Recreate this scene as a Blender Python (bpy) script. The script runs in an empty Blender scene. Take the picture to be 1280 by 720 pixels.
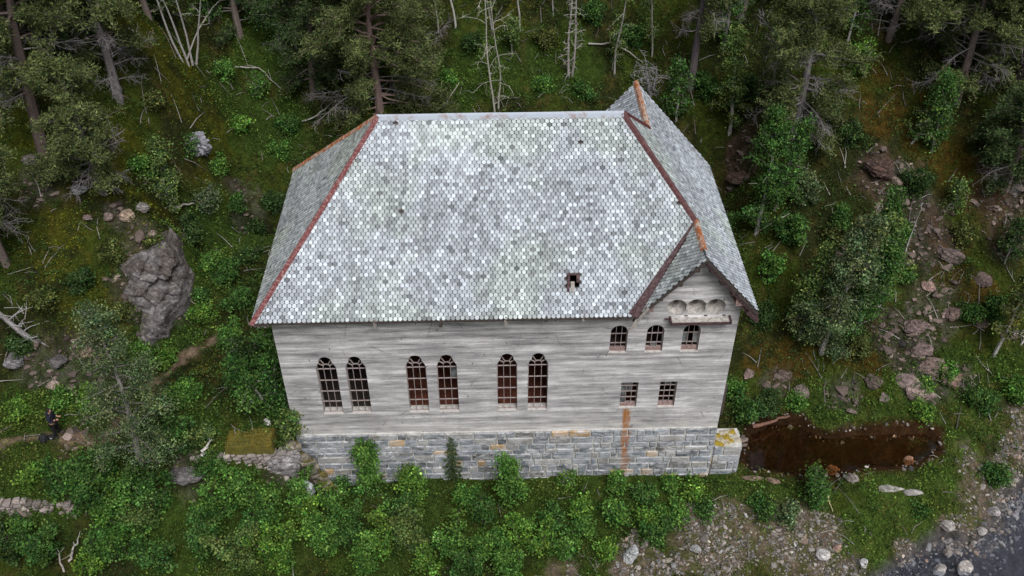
import bpy, bmesh, math, random
import numpy as np
from mathutils import Vector, Matrix
from mathutils.geometry import tessellate_polygon
C = bpy.context.scene.collection
rnd = random.Random(7)
RS = np.random.RandomState(11)

# ------------------------------------------------------------------ camera
CAM = np.array([9.149, -28.9085, 35.3268])
R = np.array([[0.9997167, 0.0177405, -0.0158672], [-0.0235425, 0.6390519, -0.7688032], [-0.003499, 0.768959, 0.6392885]])
FPX = 1191.745
cam = bpy.data.cameras.new('camera'); co = bpy.data.objects.new('camera', cam); C.objects.link(co)
cam.sensor_width = 36; cam.lens = FPX/1280*36; cam.clip_end = 3000; cam.clip_start = .5
M4 = Matrix([list(R[0])+[CAM[0]], list(R[1])+[CAM[1]], list(R[2])+[CAM[2]], [0, 0, 0, 1]])
co.matrix_world = M4
bpy.context.scene.camera = co
def ray(px, py):
    return R @ np.array([(px-640)/FPX, -(py-360)/FPX, -1.])
def at_z(px, py, z):
    d = ray(px, py); t = (z-CAM[2])/d[2]; return CAM+d*t

# ------------------------------------------------------------------ numpy noise
def _h(ix, iy, iz, s):
    n = (ix*374761393+iy*668265263+iz*1440662683+s*974634777) & 0xffffffff
    n = ((n ^ (n >> 13))*1274126177) & 0xffffffff
    n = n ^ (n >> 16)
    return (n & 0xffff)/65535.
def vnoise(x, y, z=None, s=0):
    x = np.asarray(x, float); y = np.asarray(y, float)
    z = np.zeros_like(x) if z is None else np.asarray(z, float)
    ix, iy, iz = [np.floor(a).astype(np.int64) for a in (x, y, z)]
    fx, fy, fz = x-ix, y-iy, z-iz
    fx, fy, fz = [a*a*(3-2*a) for a in (fx, fy, fz)]
    r = 0
    for dx in (0, 1):
        for dy in (0, 1):
            for dz in (0, 1):
                r = r+_h(ix+dx, iy+dy, iz+dz, s)*(fx if dx else 1-fx)*(fy if dy else 1-fy)*(fz if dz else 1-fz)
    return r
def fbm(x, y, z=None, s=0, o=4):
    x = np.asarray(x, float); y = np.asarray(y, float)
    z = np.zeros_like(x) if z is None else np.asarray(z, float)
    a = .5; t = 0; r = 0
    for i in range(o):
        r = r+a*vnoise(x, y, z, s+i*17); t += a; a *= .5
        x, y, z = x*2.03+5.1, y*2.03+1.7, z*2.03+3.3
    return r/t

# ------------------------------------------------------------------ mesh builder
class Geo:
    def __init__(s): s.p = []; s.n = 0
    def add(s, v, f, col=None):
        v = np.asarray(v, float).reshape(-1, 3); f = np.asarray(f, int)
        if col is None: col = (.5, .5, .5)
        col = np.asarray(col, float)
        if col.ndim == 1: col = np.repeat(col[None, :3], len(f), 0)
        s.p.append((v, f+s.n, col[:, :3])); s.n += len(v)
    def box(s, a, b, col=None):
        x0, y0, z0 = a; x1, y1, z1 = b
        s.add([(x0,y0,z0),(x1,y0,z0),(x1,y1,z0),(x0,y1,z0),(x0,y0,z1),(x1,y0,z1),(x1,y1,z1),(x0,y1,z1)],
              [(0,3,2,1),(4,5,6,7),(0,1,5,4),(1,2,6,5),(2,3,7,6),(3,0,4,7)], col)
    def beam(s, a, b, w, h, col=None, up=(0, 0, 1)):
        a = np.array(a, float); b = np.array(b, float); d = b-a; d /= np.linalg.norm(d)
        u = np.array(up, float); x = np.cross(d, u); x /= np.linalg.norm(x); u = np.cross(x, d)
        v = [p+x*sx*w/2+u*su*h/2 for p in (a, b) for sx, su in ((-1,-1),(1,-1),(1,1),(-1,1))]
        s.add(v, [(0,1,2,3),(7,6,5,4),(0,4,5,1),(1,5,6,2),(2,6,7,3),(3,7,4,0)], col)
    def tube(s, pts, rad, n=6, col=None):
        pts = np.asarray(pts, float); m = len(pts)
        rad = np.broadcast_to(np.asarray(rad, float), (m,))
        d = np.gradient(pts, axis=0); d /= np.linalg.norm(d, axis=1)[:, None]+1e-9
        ref = np.array([.31, .95, .05]) if abs(d[0] @ np.array([.31, .95, .05])) < .9 else np.array([1., 0, 0])
        x = np.cross(d, ref); x /= np.linalg.norm(x, axis=1)[:, None]+1e-9; y = np.cross(d, x)
        a = np.arange(n)*2*math.pi/n
        v = pts[:, None]+rad[:, None, None]*(np.cos(a)[None, :, None]*x[:, None]+np.sin(a)[None, :, None]*y[:, None])
        f = []
        for i in range(m-1):
            for k in range(n):
                k2 = (k+1) % n; f.append((i*n+k, i*n+k2, (i+1)*n+k2, (i+1)*n+k))
        s.add(v.reshape(-1, 3), f, col)
        if n == 6:
            s.add(v[-1], [(0,1,2,3),(0,3,4,5)], col)
    def poly(s, pts, col=None):
        s.add(pts, [tuple(range(len(pts)))], col)
    def build(s, name, mat, parent=None, smooth=False):
        me = bpy.data.meshes.new(name); o = bpy.data.objects.new(name, me); C.objects.link(o)
        if s.p:
            V = np.concatenate([p[0] for p in s.p])
            cnt = np.concatenate([np.full(len(p[1]), p[1].shape[1]) for p in s.p])
            L = np.concatenate([p[1].ravel() for p in s.p]); col = np.concatenate([p[2] for p in s.p])
            st = np.concatenate([[0], np.cumsum(cnt)[:-1]])
            me.vertices.add(len(V)); me.vertices.foreach_set('co', V.ravel())
            me.loops.add(len(L)); me.loops.foreach_set('vertex_index', L.astype(np.int32))
            me.polygons.add(len(cnt)); me.polygons.foreach_set('loop_start', st.astype(np.int32))
            me.polygons.foreach_set('loop_total', cnt.astype(np.int32))
            me.polygons.foreach_set('use_smooth', np.full(len(cnt), smooth))
            me.update(calc_edges=True)
            at = me.attributes.new('col', 'FLOAT_COLOR', 'FACE')
            at.data.foreach_set('color', np.concatenate([col, np.ones((len(col), 1))], 1).ravel().astype(np.float32))
        if mat: me.materials.append(mat)
        if parent is not None: o.parent = parent
        return o
def tag(o, label=None, cat=None, group=None, kind=None):
    if label: o['label'] = label
    if cat: o['category'] = cat
    if group: o['group'] = group
    if kind: o['kind'] = kind
    return o
def empty(name, loc, label, cat, group=None):
    o = bpy.data.objects.new(name, None); C.objects.link(o); o.location = tuple(loc); o.empty_display_size = .3
    return tag(o, label, cat, group)

# ------------------------------------------------------------------ materials
class N:
    def __init__(s, name):
        s.m = bpy.data.materials.new(name); s.m.use_nodes = True; s.t = s.m.node_tree; s.t.nodes.clear()
        s.out = s.t.nodes.new('ShaderNodeOutputMaterial'); s.b = s.t.nodes.new('ShaderNodeBsdfPrincipled')
        s.t.links.new(s.b.outputs[0], s.out.inputs[0]); s.b.inputs['Specular IOR Level'].default_value = .25
        s.tc = s.t.nodes.new('ShaderNodeTexCoord').outputs['Object']
    def ln(s, a, b): s.t.links.new(a, b)
    def setv(s, sock, v):
        if hasattr(v, 'is_linked') or hasattr(v, 'links'): s.ln(v, sock)
        else: sock.default_value = (*v, 1) if isinstance(v, tuple) and len(v) == 3 and len(sock.default_value) == 4 else v
    def map(s, scale, rot=(0, 0, 0), src=None):
        n = s.t.nodes.new('ShaderNodeMapping'); n.inputs['Scale'].default_value = scale; n.inputs['Rotation'].default_value = rot
        s.ln(src or s.tc, n.inputs[0]); return n.outputs[0]
    def noise(s, scale, vec=None, detail=5, rough=.6, dist=0):
        n = s.t.nodes.new('ShaderNodeTexNoise'); n.inputs['Scale'].default_value = scale; n.inputs['Detail'].default_value = detail
        n.inputs['Roughness'].default_value = rough; n.inputs['Distortion'].default_value = dist
        s.ln(vec or s.tc, n.inputs['Vector']); return n.outputs[0]
    def vor(s, scale, vec=None, feature='F1', out=0):
        n = s.t.nodes.new('ShaderNodeTexVoronoi'); n.feature = feature; n.inputs['Scale'].default_value = scale
        s.ln(vec or s.tc, n.inputs['Vector']); return n.outputs[out]
    def ramp(s, f, stops):
        n = s.t.nodes.new('ShaderNodeValToRGB'); e = n.color_ramp.elements
        while len(e) < len(stops): e.new(.5)
        for i, (p, c) in enumerate(stops):
            e[i].position = p; e[i].color = (c, c, c, 1) if not isinstance(c, tuple) else (*c, 1)
        s.ln(f, n.inputs[0]); return n.outputs[0]
    def mix(s, f, a, b, mode='MIX'):
        n = s.t.nodes.new('ShaderNodeMix'); n.data_type = 'RGBA'; n.blend_type = mode
        s.setv(n.inputs[0], f); s.setv(n.inputs[6], a); s.setv(n.inputs[7], b); return n.outputs[2]
    def math(s, op, a, b=0., cl=False):
        n = s.t.nodes.new('ShaderNodeMath'); n.operation = op; n.use_clamp = cl
        s.setv(n.inputs[0], a); s.setv(n.inputs[1], b); return n.outputs[0]
    def attr(s):
        n = s.t.nodes.new('ShaderNodeAttribute'); n.attribute_name = 'col'; return n.outputs['Color']
    def xyz(s):
        n = s.t.nodes.new('ShaderNodeSeparateXYZ'); s.ln(s.tc, n.inputs[0]); return n.outputs
    def bump(s, h, st=.5, d=.05):
        n = s.t.nodes.new('ShaderNodeBump'); n.inputs['Strength'].default_value = st; n.inputs['Distance'].default_value = d
        s.ln(h, n.inputs['Height']); s.ln(n.outputs[0], s.b.inputs['Normal'])
    def fin(s, col, rough=.85, metal=0.):
        s.setv(s.b.inputs['Base Color'], col); s.setv(s.b.inputs['Roughness'], rough); s.b.inputs['Metallic'].default_value = metal
        return s.m

def leaf_mat():
    n = N('leaves'); c = n.attr(); c = n.mix(1., c, n.ramp(n.noise(1.3), [(.3, .7), (.7, 1.3)]), 'MULTIPLY')
    n.b.inputs['Specular IOR Level'].default_value = .04; m = n.fin(c, .75)
    t = n.t.nodes.new('ShaderNodeBsdfTranslucent'); n.ln(c, t.inputs[0])
    x = n.t.nodes.new('ShaderNodeMixShader'); x.inputs[0].default_value = .22
    n.ln(n.b.outputs[0], x.inputs[1]); n.ln(t.outputs[0], x.inputs[2]); n.ln(x.outputs[0], n.out.inputs[0])
    return m
LEAF = leaf_mat()
def attr_mat(name, ns=8., lo=.6, hi=1.35, rough=.9, bump=.4, bd=.03, spec=.25):
    n = N(name); c = n.attr(); f = n.noise(ns, detail=8, rough=.7)
    c = n.mix(1., c, n.ramp(f, [(.3, lo), (.7, hi)]), 'MULTIPLY'); n.bump(f, bump, bd)
    n.b.inputs['Specular IOR Level'].default_value = spec
    return n.fin(c, rough)
BARK = attr_mat('bark', 14., .5, 1.4, spec=.08)
def tile_mat():
    n = N('slate_tiles'); c = n.attr()
    f = n.noise(22, detail=6, rough=.75); c = n.mix(1., c, n.ramp(f, [(.3, .72), (.7, 1.22)]), 'MULTIPLY')
    l = n.ramp(n.noise(7., detail=7, rough=.8), [(.6, 0.), (.7, .35)])
    c = n.mix(l, c, (.58, .60, .60)); n.bump(f, .3, .01)
    return n.fin(c, .75)
TILE = tile_mat()
def rock_mat(name, tintg=(.05, .07, .015), moss=.62):
    n = N(name); c = n.attr(); v = n.map((1.2, 1.2, 4.), (.5, .35, .2))
    f = n.noise(1.8, v, 10, .72, .6); c = n.mix(1., c, n.ramp(f, [(.34, .25), (.5, .9), (.64, 1.9)]), 'MULTIPLY')
    p = n.ramp(n.noise(9., None, 8, .8), [(.55, 0.), (.68, .8)]); c = n.mix(p, c, (.33, .31, .29))
    g = n.ramp(n.noise(.9, None, 8, .75), [(moss, 0.), (moss+.07, .9)]); c = n.mix(g, c, tintg)
    n.bump(n.noise(4., v, 12, .75, .8), .9, .12); return n.fin(c, .85)
ROCK = rock_mat('weathered_rock')
STONE = attr_mat('river_stone', 12., .6, 1.4, .8)
def concrete_mat():
    n = N('board_marked_concrete'); X = n.xyz()
    s1 = n.noise(1., n.map((.22, .22, 3.6)), 10, .74, .03); s2 = n.noise(1., n.map((.9, .9, 16)), 8, .75, .0)
    bl = n.noise(.8, n.map((.6, .6, 1.6)), 9, .75); fine = n.noise(16., None, 8, .8)
    c = n.ramp(s1, [(.38, (.25, .242, .25)), (.45, (.40, .39, .4)), (.52, (.54, .53, .535)), (.60, (.78, .765, .765))])
    c = n.mix(1., c, n.ramp(s2, [(.36, .82), (.5, 1.), (.64, 1.12)]), 'MULTIPLY')
    c = n.mix(1., c, n.ramp(bl, [(.36, .66), (.62, 1.2)]), 'MULTIPLY')
    c = n.mix(1., c, n.ramp(fine, [(.3, .82), (.7, 1.15)]), 'MULTIPLY')
    dr = n.noise(1., n.map((2.2, 2.2, .5)), 8, .75); c = n.mix(n.ramp(dr, [(.56, 0.), (.72, .3)]), c, (.2, .185, .175))
    # thin dark cracks and tie-wire marks, broken by noise
    ck = n.ramp(n.vor(.62, n.mix(.16, n.tc, n.noise_col(2.2)), 'DISTANCE_TO_EDGE'), [(0., 1.), (.012, 0.)])
    ck = n.math('MULTIPLY', ck, n.ramp(n.noise(.9, None, 4), [(.5, 0.), (.6, .75)])); c = n.mix(ck, c, (.13, .12, .11))
    sp = n.ramp(n.vor(1.5, n.map((1.6, 1, .8), (0, .5, 0))), [(0.05, .85), (.085, 0.)]); c = n.mix(sp, c, (.09, .08, .07))
    # board joints
    j = n.math('FRACT', n.math('MULTIPLY', X[2], 5.2)); jj = n.ramp(j, [(0., 1.), (.06, 0.)])
    c = n.mix(n.math('MULTIPLY', jj, .3), c, (.12, .12, .12))
    # whitish lime wash over the base of the wall
    lw = n.math('MULTIPLY', n.ramp(n.math('MULTIPLY', X[2], .1), [(.295, .8), (.42, 0.)]), n.ramp(n.noise(1.3, n.map((1, 1, 2.5))), [(.4, 0.), (.6, .8)]))
    c = n.mix(lw, c, (.60, .57, .52))
    c = rust(n, c, X)
    n.bump(n.mix(.5, s2, fine), .35, .03); return n.fin(c, .88)
def noise_col(s, scale):
    t = s.t.nodes.new('ShaderNodeTexNoise'); t.inputs['Scale'].default_value = scale; s.ln(s.tc, t.inputs['Vector']); return t.outputs[1]
N.noise_col = noise_col
def rust(n, c, X):
    w = n.math('MULTIPLY', n.math('SUBTRACT', n.noise(2.2, n.map((1, 1, .7)), 8, .75), .5), .75)
    d = n.math('ABSOLUTE', n.math('ADD', n.math('SUBTRACT', n.math('ADD', X[0], n.math('MULTIPLY', X[2], .03)), 14.93), w))
    m = n.ramp(d, [(.10, 1.), (.22, 0.)]); zz = n.ramp(n.math('MULTIPLY', X[2], .1), [(.005, .45), (.2, .9), (.426, 1.), (.43, 0.)])
    m = n.math('MULTIPLY', m, zz); m = n.math('MULTIPLY', m, n.ramp(n.noise(5., n.map((1, 1, .5)), 9, .8), [(.36, .25), (.55, 1.)]))
    y = n.ramp(n.math('MULTIPLY', X[1], 1.), [(0., 1.), (.05, 0.)]); m = n.math('MULTIPLY', m, y)
    return n.mix(m, c, (.36, .135, .022))
CONC = concrete_mat()
def masonry_mat():
    n = N('granite_blocks'); X = n.xyz(); c = n.attr(); v = n.map((1, 1, 2.6), (0, .25, 0))
    f = n.noise(4., v, 9, .75, .5); c = n.mix(1., c, n.ramp(f, [(.3, .45), (.5, 1.), (.7, 1.55)]), 'MULTIPLY')
    w = n.ramp(n.noise(2.2, n.map((.6, 1, 1.3)), 9, .82, .6), [(.44, 0.), (.6, .85)]); c = n.mix(w, c, (.60, .60, .62))
    c = rust(n, c, X); n.bump(f, .8, .06); return n.fin(c, .8)
MAS = masonry_mat()
def simple(name, col, col2=None, ns=5., lo=.4, hi=.6, rough=.8, metal=0., bump=.2):
    n = N(name); f = n.noise(ns, None, 7, .75)
    c = n.ramp(f, [(lo, col), (hi, col2 or tuple(x*.6 for x in col))]); n.bump(f, bump, .02); return n.fin(c, rough, metal)
MORTAR = simple('lime_mortar', (.62, .61, .58), (.38, .37, .35), 3.)
REDCAP = simple('red_painted_sheet', (.15, .034, .036), (.42, .28, .26), 11., .48, .68, .6)
DARKCAP = simple('dark_red_sheet', (.085, .028, .03), (.2, .11, .10), 7., .48, .75, .6)
ZINC = simple('zinc_sheet', (.42, .47, .55), (.28, .17, .13), 1.7, .5, .66, .5)
RUSTCAP = simple('rusty_sheet', (.42, .14, .05), (.55, .45, .38), 3.5, .46, .58, .75)
PURPLE = simple('old_painted_boards', (.055, .028, .032), (.16, .11, .11), 8., .45, .7, .8)
DARKWOOD = simple('dark_timber', (.045, .035, .032), (.12, .10, .09), 6., .4, .7, .9)
GREYWOOD = simple('silvered_timber', (.38, .35, .32), (.18, .16, .15), 7., .4, .65, .9)
STEEL = simple('rusty_window_steel', (.36, .31, .30), (.2, .12, .1), 8., .5, .66, .7)
PLASTER = simple('white_reveal_plaster', (.52, .50, .48), (.22, .17, .15), 6., .5, .7, .9)
BROWNFR = simple('brown_window_sill', (.25, .16, .15), (.42, .33, .31), 9., .45, .65, .85)
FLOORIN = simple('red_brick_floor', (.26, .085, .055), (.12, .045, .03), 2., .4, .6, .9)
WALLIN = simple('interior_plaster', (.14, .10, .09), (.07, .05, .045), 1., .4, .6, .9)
BOWL = simple('niche_plaster', (.5, .47, .44), (.2, .18, .165), 8., .42, .65, .85)
CLOTH = simple('navy_cloth', (.012, .016, .035), (.02, .022, .03), 9.)
TROUS = simple('black_trousers', (.010, .010, .013), (.018, .018, .02), 9.)
SKIN = simple('skin', (.48, .27, .19), (.44, .24, .17), 5., bump=.02)
HAIR = simple('dark_hair', (.012, .01, .01), (.03, .02, .018), 30.)
BLACKBAG = simple('black_nylon', (.012, .013, .014), (.025, .026, .028), 20.)
def glass():
    n = N('dusty_glass'); n.b.inputs['Specular IOR Level'].default_value = .6
    return n.fin(n.ramp(n.noise(4.), [(.4, (.05, .055, .06)), (.6, (.16, .17, .18))]), .25)
GLASS = glass()

# ------------------------------------------------------------------ terrain
PXC = [(420,603,-.45),(640,603,-.45),(887,600,-.45),(500,650,-.6),(640,680,-.9),(800,660,-.8),(300,680,-.3),(150,680,0),(640,770,-1.2),
 (300,800,-.8),(0,760,-.6),(1000,690,-1.5),(900,722,-1.6),(1000,625,-.5),(1100,640,-.8),(1160,688,-1.9),(1200,640,-1.5),(1230,590,-.8),
 (1280,560,-.9),(1010,515,0),(1100,530,0),(1200,510,.2),(960,610,-.25),(1080,608,-.2),(1200,560,-.2),
 (960,480,.8),(1000,440,1.5),(1100,450,1.5),(1200,440,1.4),(1280,430,1.6),(1000,330,4),(1100,330,4),(1200,330,4.2),(1280,330,4.5),
 (1000,230,7),(1100,200,8),(1200,200,8.2),(1280,180,8.8),(910,240,4.4),(1000,100,10.5),(1100,60,12),(1200,60,12.2),(1280,0,14),(1000,0,13.4),
 (630,120,8.2),(630,60,10.1),(630,0,12.1),(480,100,8.9),(800,80,9.3),
 (0,560,3),(70,550,3),(150,525,3),(200,470,3.1),(270,430,3.2),(330,480,3),(250,540,3),(0,470,4),(60,440,5),(130,450,4.3),
 (0,340,7.6),(100,330,7.2),(150,280,8),(150,230,9),(30,230,9.6),(150,150,11),(150,60,13.5),(150,0,15.5),(0,0,16),
 (300,200,6),(300,130,8),(300,60,10),(300,0,12),(330,330,3.2),(240,400,3.2),(262,330,3.4),(290,275,4),(190,300,7.2),(205,280,7.4),
 (0,615,2.8),(70,625,2.7),(120,620,2.2)]
XYC = [(-1,.3,2.9),(-3,.1,2.95),(-6,-.4,2.9),(-1,-2.8,0),(-3,-3,.1),(-6,-3.4,.1),(.8,-2.6,-.3),(1.5,-.6,-.45),(10,-.6,-.45),(18.5,-.6,-.45),
 (-10,-4.4,.2),(-13,-4.4,.2),(20.8,2.5,0),(21,5,.9),(20.6,9,2),(20,13,3.4),(-1,5,3),(-1.2,10,3.4),(9,13,3.6),(0,13.5,3.9),(18,13,3.5),(9,5,2),
 (90,90,50),(-90,90,52),(0,90,50),(0,60,34),(50,60,36),(-50,60,38),(-60,0,12),(-60,-40,-1),(60,-12,-3),(90,-50,-3),(0,-50,-3),(0,-20,-2.2),
 (70,20,7),(120,20,16),(-120,20,30),(0,200,90),(150,200,90),(-150,200,90),(0,-150,2),(150,-150,4),(-150,-150,8),(300,300,110),(-300,300,110),(300,-300,12),(-300,-300,16)]
P = np.array([at_z(*c) for c in PXC]+[np.array(c, float) for c in XYC])
def _k(d): return np.sqrt(d*d+.15)
_A = _k(np.linalg.norm(P[:, None, :2]-P[None, :, :2], axis=2))+np.eye(len(P))*-.02
_n = len(P); _B = np.zeros((_n+3, _n+3)); _B[:_n, :_n] = _A; _B[:_n, _n] = 1; _B[:_n, _n+1:] = P[:, :2]; _B[_n:, :_n] = _B[:_n, _n:].T
_w = np.linalg.solve(_B, np.concatenate([P[:, 2], [0, 0, 0]]))
def polyarr(pts, z): return np.array([at_z(x, y, z)[:2] for x, y in pts])
POND = polyarr([(929,575),(936,545),(960,531),(1000,528),(1012,540),(1035,548),(1060,545),(1100,542),(1150,541),(1168,545),(1172,562),(1140,582),(1090,584),(1060,592),(1040,597),(1000,596),(965,590),(940,588)], -.4)
RIVER = polyarr([(1080,730),(1130,699),(1175,671),(1215,678),(1240,655),(1250,622),(1300,600),(1700,560),(1900,1300),(700,1300)], -2.)
def sdf(poly, x, y):
    d = np.full(x.shape, 1e9); ins = np.zeros(x.shape, bool)
    for i in range(len(poly)):
        a = poly[i]; b = poly[(i+1) % len(poly)]; e = b-a; wx, wy = x-a[0], y-a[1]
        t = np.clip((wx*e[0]+wy*e[1])/(e @ e), 0, 1); d = np.minimum(d, np.hypot(wx-e[0]*t, wy-e[1]*t))
        c = ((a[1] <= y) != (b[1] <= y)) & (x < (b[0]-a[0])*(y-a[1])/(b[1]-a[1]+1e-12)+a[0]); ins ^= c
    return np.where(ins, -d, d)
def sstep(a, b, x): t = np.clip((x-a)/(b-a), 0, 1); return t*t*(3-2*t)
HOL = at_z(322, 272, 4.)[:2]
def H(x, y):
    x = np.asarray(x, float); y = np.asarray(y, float); sh = x.shape; x = x.ravel(); y = y.ravel(); h = np.zeros(len(x))
    for i in range(0, len(x), 20000):
        s = slice(i, i+20000); d = np.hypot(x[s, None]-P[None, :, 0], y[s, None]-P[None, :, 1])
        h[s] = _k(d) @ _w[:_n]+_w[_n]+_w[_n+1]*x[s]+_w[_n+2]*y[s]
    bd = np.maximum(np.maximum(-x, x-19), np.maximum(-y, y-10.03))   # distance from the building
    amp = sstep(.2, 5, bd)*(.25+.75*sstep(.5, 4, h))
    h = h+amp*((fbm(x*.35, y*.35, s=3, o=3)-.5)*1.5+(fbm(x*1.3, y*1.3, s=5, o=3)-.5)*.7)+(fbm(x*3, y*3, s=8, o=2)-.5)*.12
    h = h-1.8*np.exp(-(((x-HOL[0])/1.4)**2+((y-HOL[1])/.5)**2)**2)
    h = np.where(bd < 0, np.minimum(h, 2.4), h)
    p = sdf(POND, x, y); h = np.where(p < 0, -.4-.5*sstep(0, .8, -p)-.03, np.maximum(h, -.37+.12*np.minimum(p, 1.)-.5*np.maximum(p-1, 0)))
    r = sdf(RIVER, x, y); h = np.where(r < 0, -2.-.6*sstep(0, 3, -r)+.12*(vnoise(x*1.4, y*1.4, s=4)-.45), np.maximum(h, -1.97+.1*np.minimum(r, 2)-.3*np.maximum(r-2, 0)))
    return h.reshape(sh)
def H1(x, y): return float(H(np.array([x]), np.array([y]))[0])
def at(px, py):
    """where the sight line through a photo point meets the ground"""
    d = ray(px, py); d = d/np.linalg.norm(d); t = np.arange(30, 110, .1); q = CAM+d*t[:, None]
    hh = H(q[:, 0], q[:, 1]); k = np.argmax(q[:, 2] < hh); k = k if q[k, 2] < hh[k] else -1
    return np.array([q[k, 0], q[k, 1], hh[k]])
PATH = np.array([at(x, y)[:2] for x, y in [(-60,565),(0,556),(60,548),(100,548),(125,560),(150,530),(190,478),(230,446),(275,422)]])
def dpath(x, y):
    d = np.full(x.shape, 1e9)
    for a, b in zip(PATH[:-1], PATH[1:]):
        e = b-a; t = np.clip(((x-a[0])*e[0]+(y-a[1])*e[1])/(e @ e), 0, 1); d = np.minimum(d, np.hypot(x-a[0]-e[0]*t, y-a[1]-e[1]*t))
    return d
BL = {}
def blobs(kind, lst): BL[kind] = [(at(px, py)[:2], r) for px, py, r in lst]
blobs('ochre', [(150,225,1.6),(70,290,1.5),(110,400,1.5),(240,120,1.8),(170,190,1.4),(60,330,1.3),(265,225,1.2),(640,25,1.),(1100,130,1.5),(1185,215,1.2),(1000,450,1.3),(1075,470,1.4),(1070,400,1.2),(1230,230,1.3),(1180,330,1.),(960,450,1.),(1230,380,1.),(180,300,1.),(30,170,1.),(300,555,1.),(1150,150,1.4)])
blobs('green', [(1180,600,1.6),(1130,640,1.6),(1195,560,1.2),(1090,680,1.2),(330,150,2.5),(250,330,1.6),(220,420,1.6),(190,440,1.2),(60,500,1.8),(30,525,2),(110,500,1.4),(40,595,2.2),(90,590,1.4),(500,640,4),(300,650,4),(700,640,4),(800,620,2.5),(900,620,2.5),(1000,620,1.6),(1100,620,2),(1170,610,2),(1060,680,1.3),(1040,505,1.5),(1140,512,2),(1220,500,2),(1260,470,1.6),(330,60,2.5),(300,300,2),(1020,515,1.),(600,90,2.4),(700,90,2.)])
blobs('rock', [(1130,230,1.4),(1150,300,2.),(1160,390,2.),(1120,420,1.7),(1150,470,1.8),(1200,470,1.2),(1060,330,1.),(1250,260,1.6),(1265,300,1.2),(1090,215,1.4),(925,210,1.1),(970,475,1.3),(1060,490,1.2),(100,460,1.8),(60,450,1.4),(150,270,.8),(50,230,1.3),(25,655,.6),(235,595,1.),(340,590,.8),(320,275,1.3),(190,330,1.8),(170,380,1.3)])
blobs('gravel', [(890,695,2.4),(960,675,2.2),(800,712,1.6),(1000,650,1.3),(1010,695,2.2),(1060,710,1.1),(915,655,1.4),(1250,600,2.2),(1225,640,1.8),(1195,658,1.),(1280,565,2.4),(1130,692,.7),(1290,540,2),(700,715,1.)])
blobs('soil', [(1255,260,1.7),(940,565,.8),(1060,545,.5),(925,210,1.),(1100,210,1.4),(1180,290,1.),(100,550,1.)])
def W(kind, x, y):
    w = np.zeros(x.shape); j = (fbm(x*.7, y*.7, s=40+len(kind), o=3)-.5)*2.6+(fbm(x*3, y*3, s=60+len(kind), o=2)-.5)*1.2
    for c, r in BL[kind]:
        d = np.hypot(x-c[0], y-c[1]); w = np.maximum(w, 1-d/(2*r*(.72 if kind in ('gravel', 'rock') else .9)))
    return sstep(.3, .62, w+j*.28)
def zones(x, y):
    x = np.asarray(x, float); y = np.asarray(y, float)
    Z = {k: W(k, x, y) for k in BL}; d = dpath(x, y)+(fbm(x*2, y*2, s=9, o=2)-.5)*.5; Z['path'] = 1-sstep(.12, .42, d)
    Z['pond'] = sdf(POND, x, y); Z['river'] = sdf(RIVER, x, y)
    return Z
def mixc(a, b, w): return a*(1-w[:, None])+np.asarray(b)*w[:, None]
def ground_colour(x, y, Z):
    f = fbm(x*.5, y*.5, s=70); g = fbm(x*2.2, y*2.2, s=71)
    c = np.tile(np.array([.035, .042, .014]), (len(x), 1))
    c = mixc(c, (.060, .085, .014), sstep(.4, .6, f)); c = mixc(c, (.10, .085, .025), sstep(.55, .68, g)*.7)
    rt = sstep(14, 20, x)[:, None]; oc = np.array([.095, .10, .012])*(1-rt)+np.array([.115, .07, .014])*rt; ow = (Z['ochre']*.75*sstep(.3, .6, g))[:, None]; c = c*(1-ow)+oc*ow; c = mixc(c, (.055, .10, .018), Z['green']*.75)
    rk = mixc(np.tile(np.array([.05, .042, .034]), (len(x), 1)), (.17, .145, .135), sstep(.35, .65, fbm(x*3.5, y*3.5, s=75)))
    c = c*(1-Z['rock'][:, None]*.45)+rk*Z['rock'][:, None]*.45
    c = mixc(c, (.13, .078, .055), Z['soil']*.6*sstep(.3, .6, g+.1))
    gv = mixc(np.tile(np.array([.15, .115, .085]), (len(x), 1)), (.08, .085, .03), sstep(.42, .55, g)*.85)
    c = c*(1-Z['gravel'][:, None])+gv*Z['gravel'][:, None]
    c = mixc(c, (.22, .155, .11), Z['path']*.85); c = mixc(c, (.012, .01, .008), np.exp(-(((x-HOL[0])/1.3)**2+((y-HOL[1])/.5)**2)**2))  # hollow soil painted near black to stand in for its weak self-shadow
    c = mixc(c, (.040, .020, .009), 1-sstep(.1, .75, Z['pond']+(g-.5)*.6)); c = mixc(c, (.09, .085, .09), 1-sstep(-.2, .5, Z['river']))
    return c
def warp(a, b, step, far, n):
    core = np.arange(a, b+step, step); t = np.linspace(0, 1, n+1)[1:]**2.2*far
    return np.concatenate([(a-t)[::-1], core, core[-1]+t])
gx = warp(-26, 48, .2, 420, 26); gy = warp(-9, 36, .2, 420, 26)
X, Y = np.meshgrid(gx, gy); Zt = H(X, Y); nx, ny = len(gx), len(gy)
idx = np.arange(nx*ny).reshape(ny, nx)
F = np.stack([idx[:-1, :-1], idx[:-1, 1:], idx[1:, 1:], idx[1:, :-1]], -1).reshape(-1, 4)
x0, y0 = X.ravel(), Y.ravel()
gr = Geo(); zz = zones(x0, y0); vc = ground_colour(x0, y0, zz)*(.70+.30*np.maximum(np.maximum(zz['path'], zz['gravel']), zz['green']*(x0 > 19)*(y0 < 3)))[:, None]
gr.add(np.stack([x0, y0, Zt.ravel()], 1), F, vc[F].mean(1))
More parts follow.
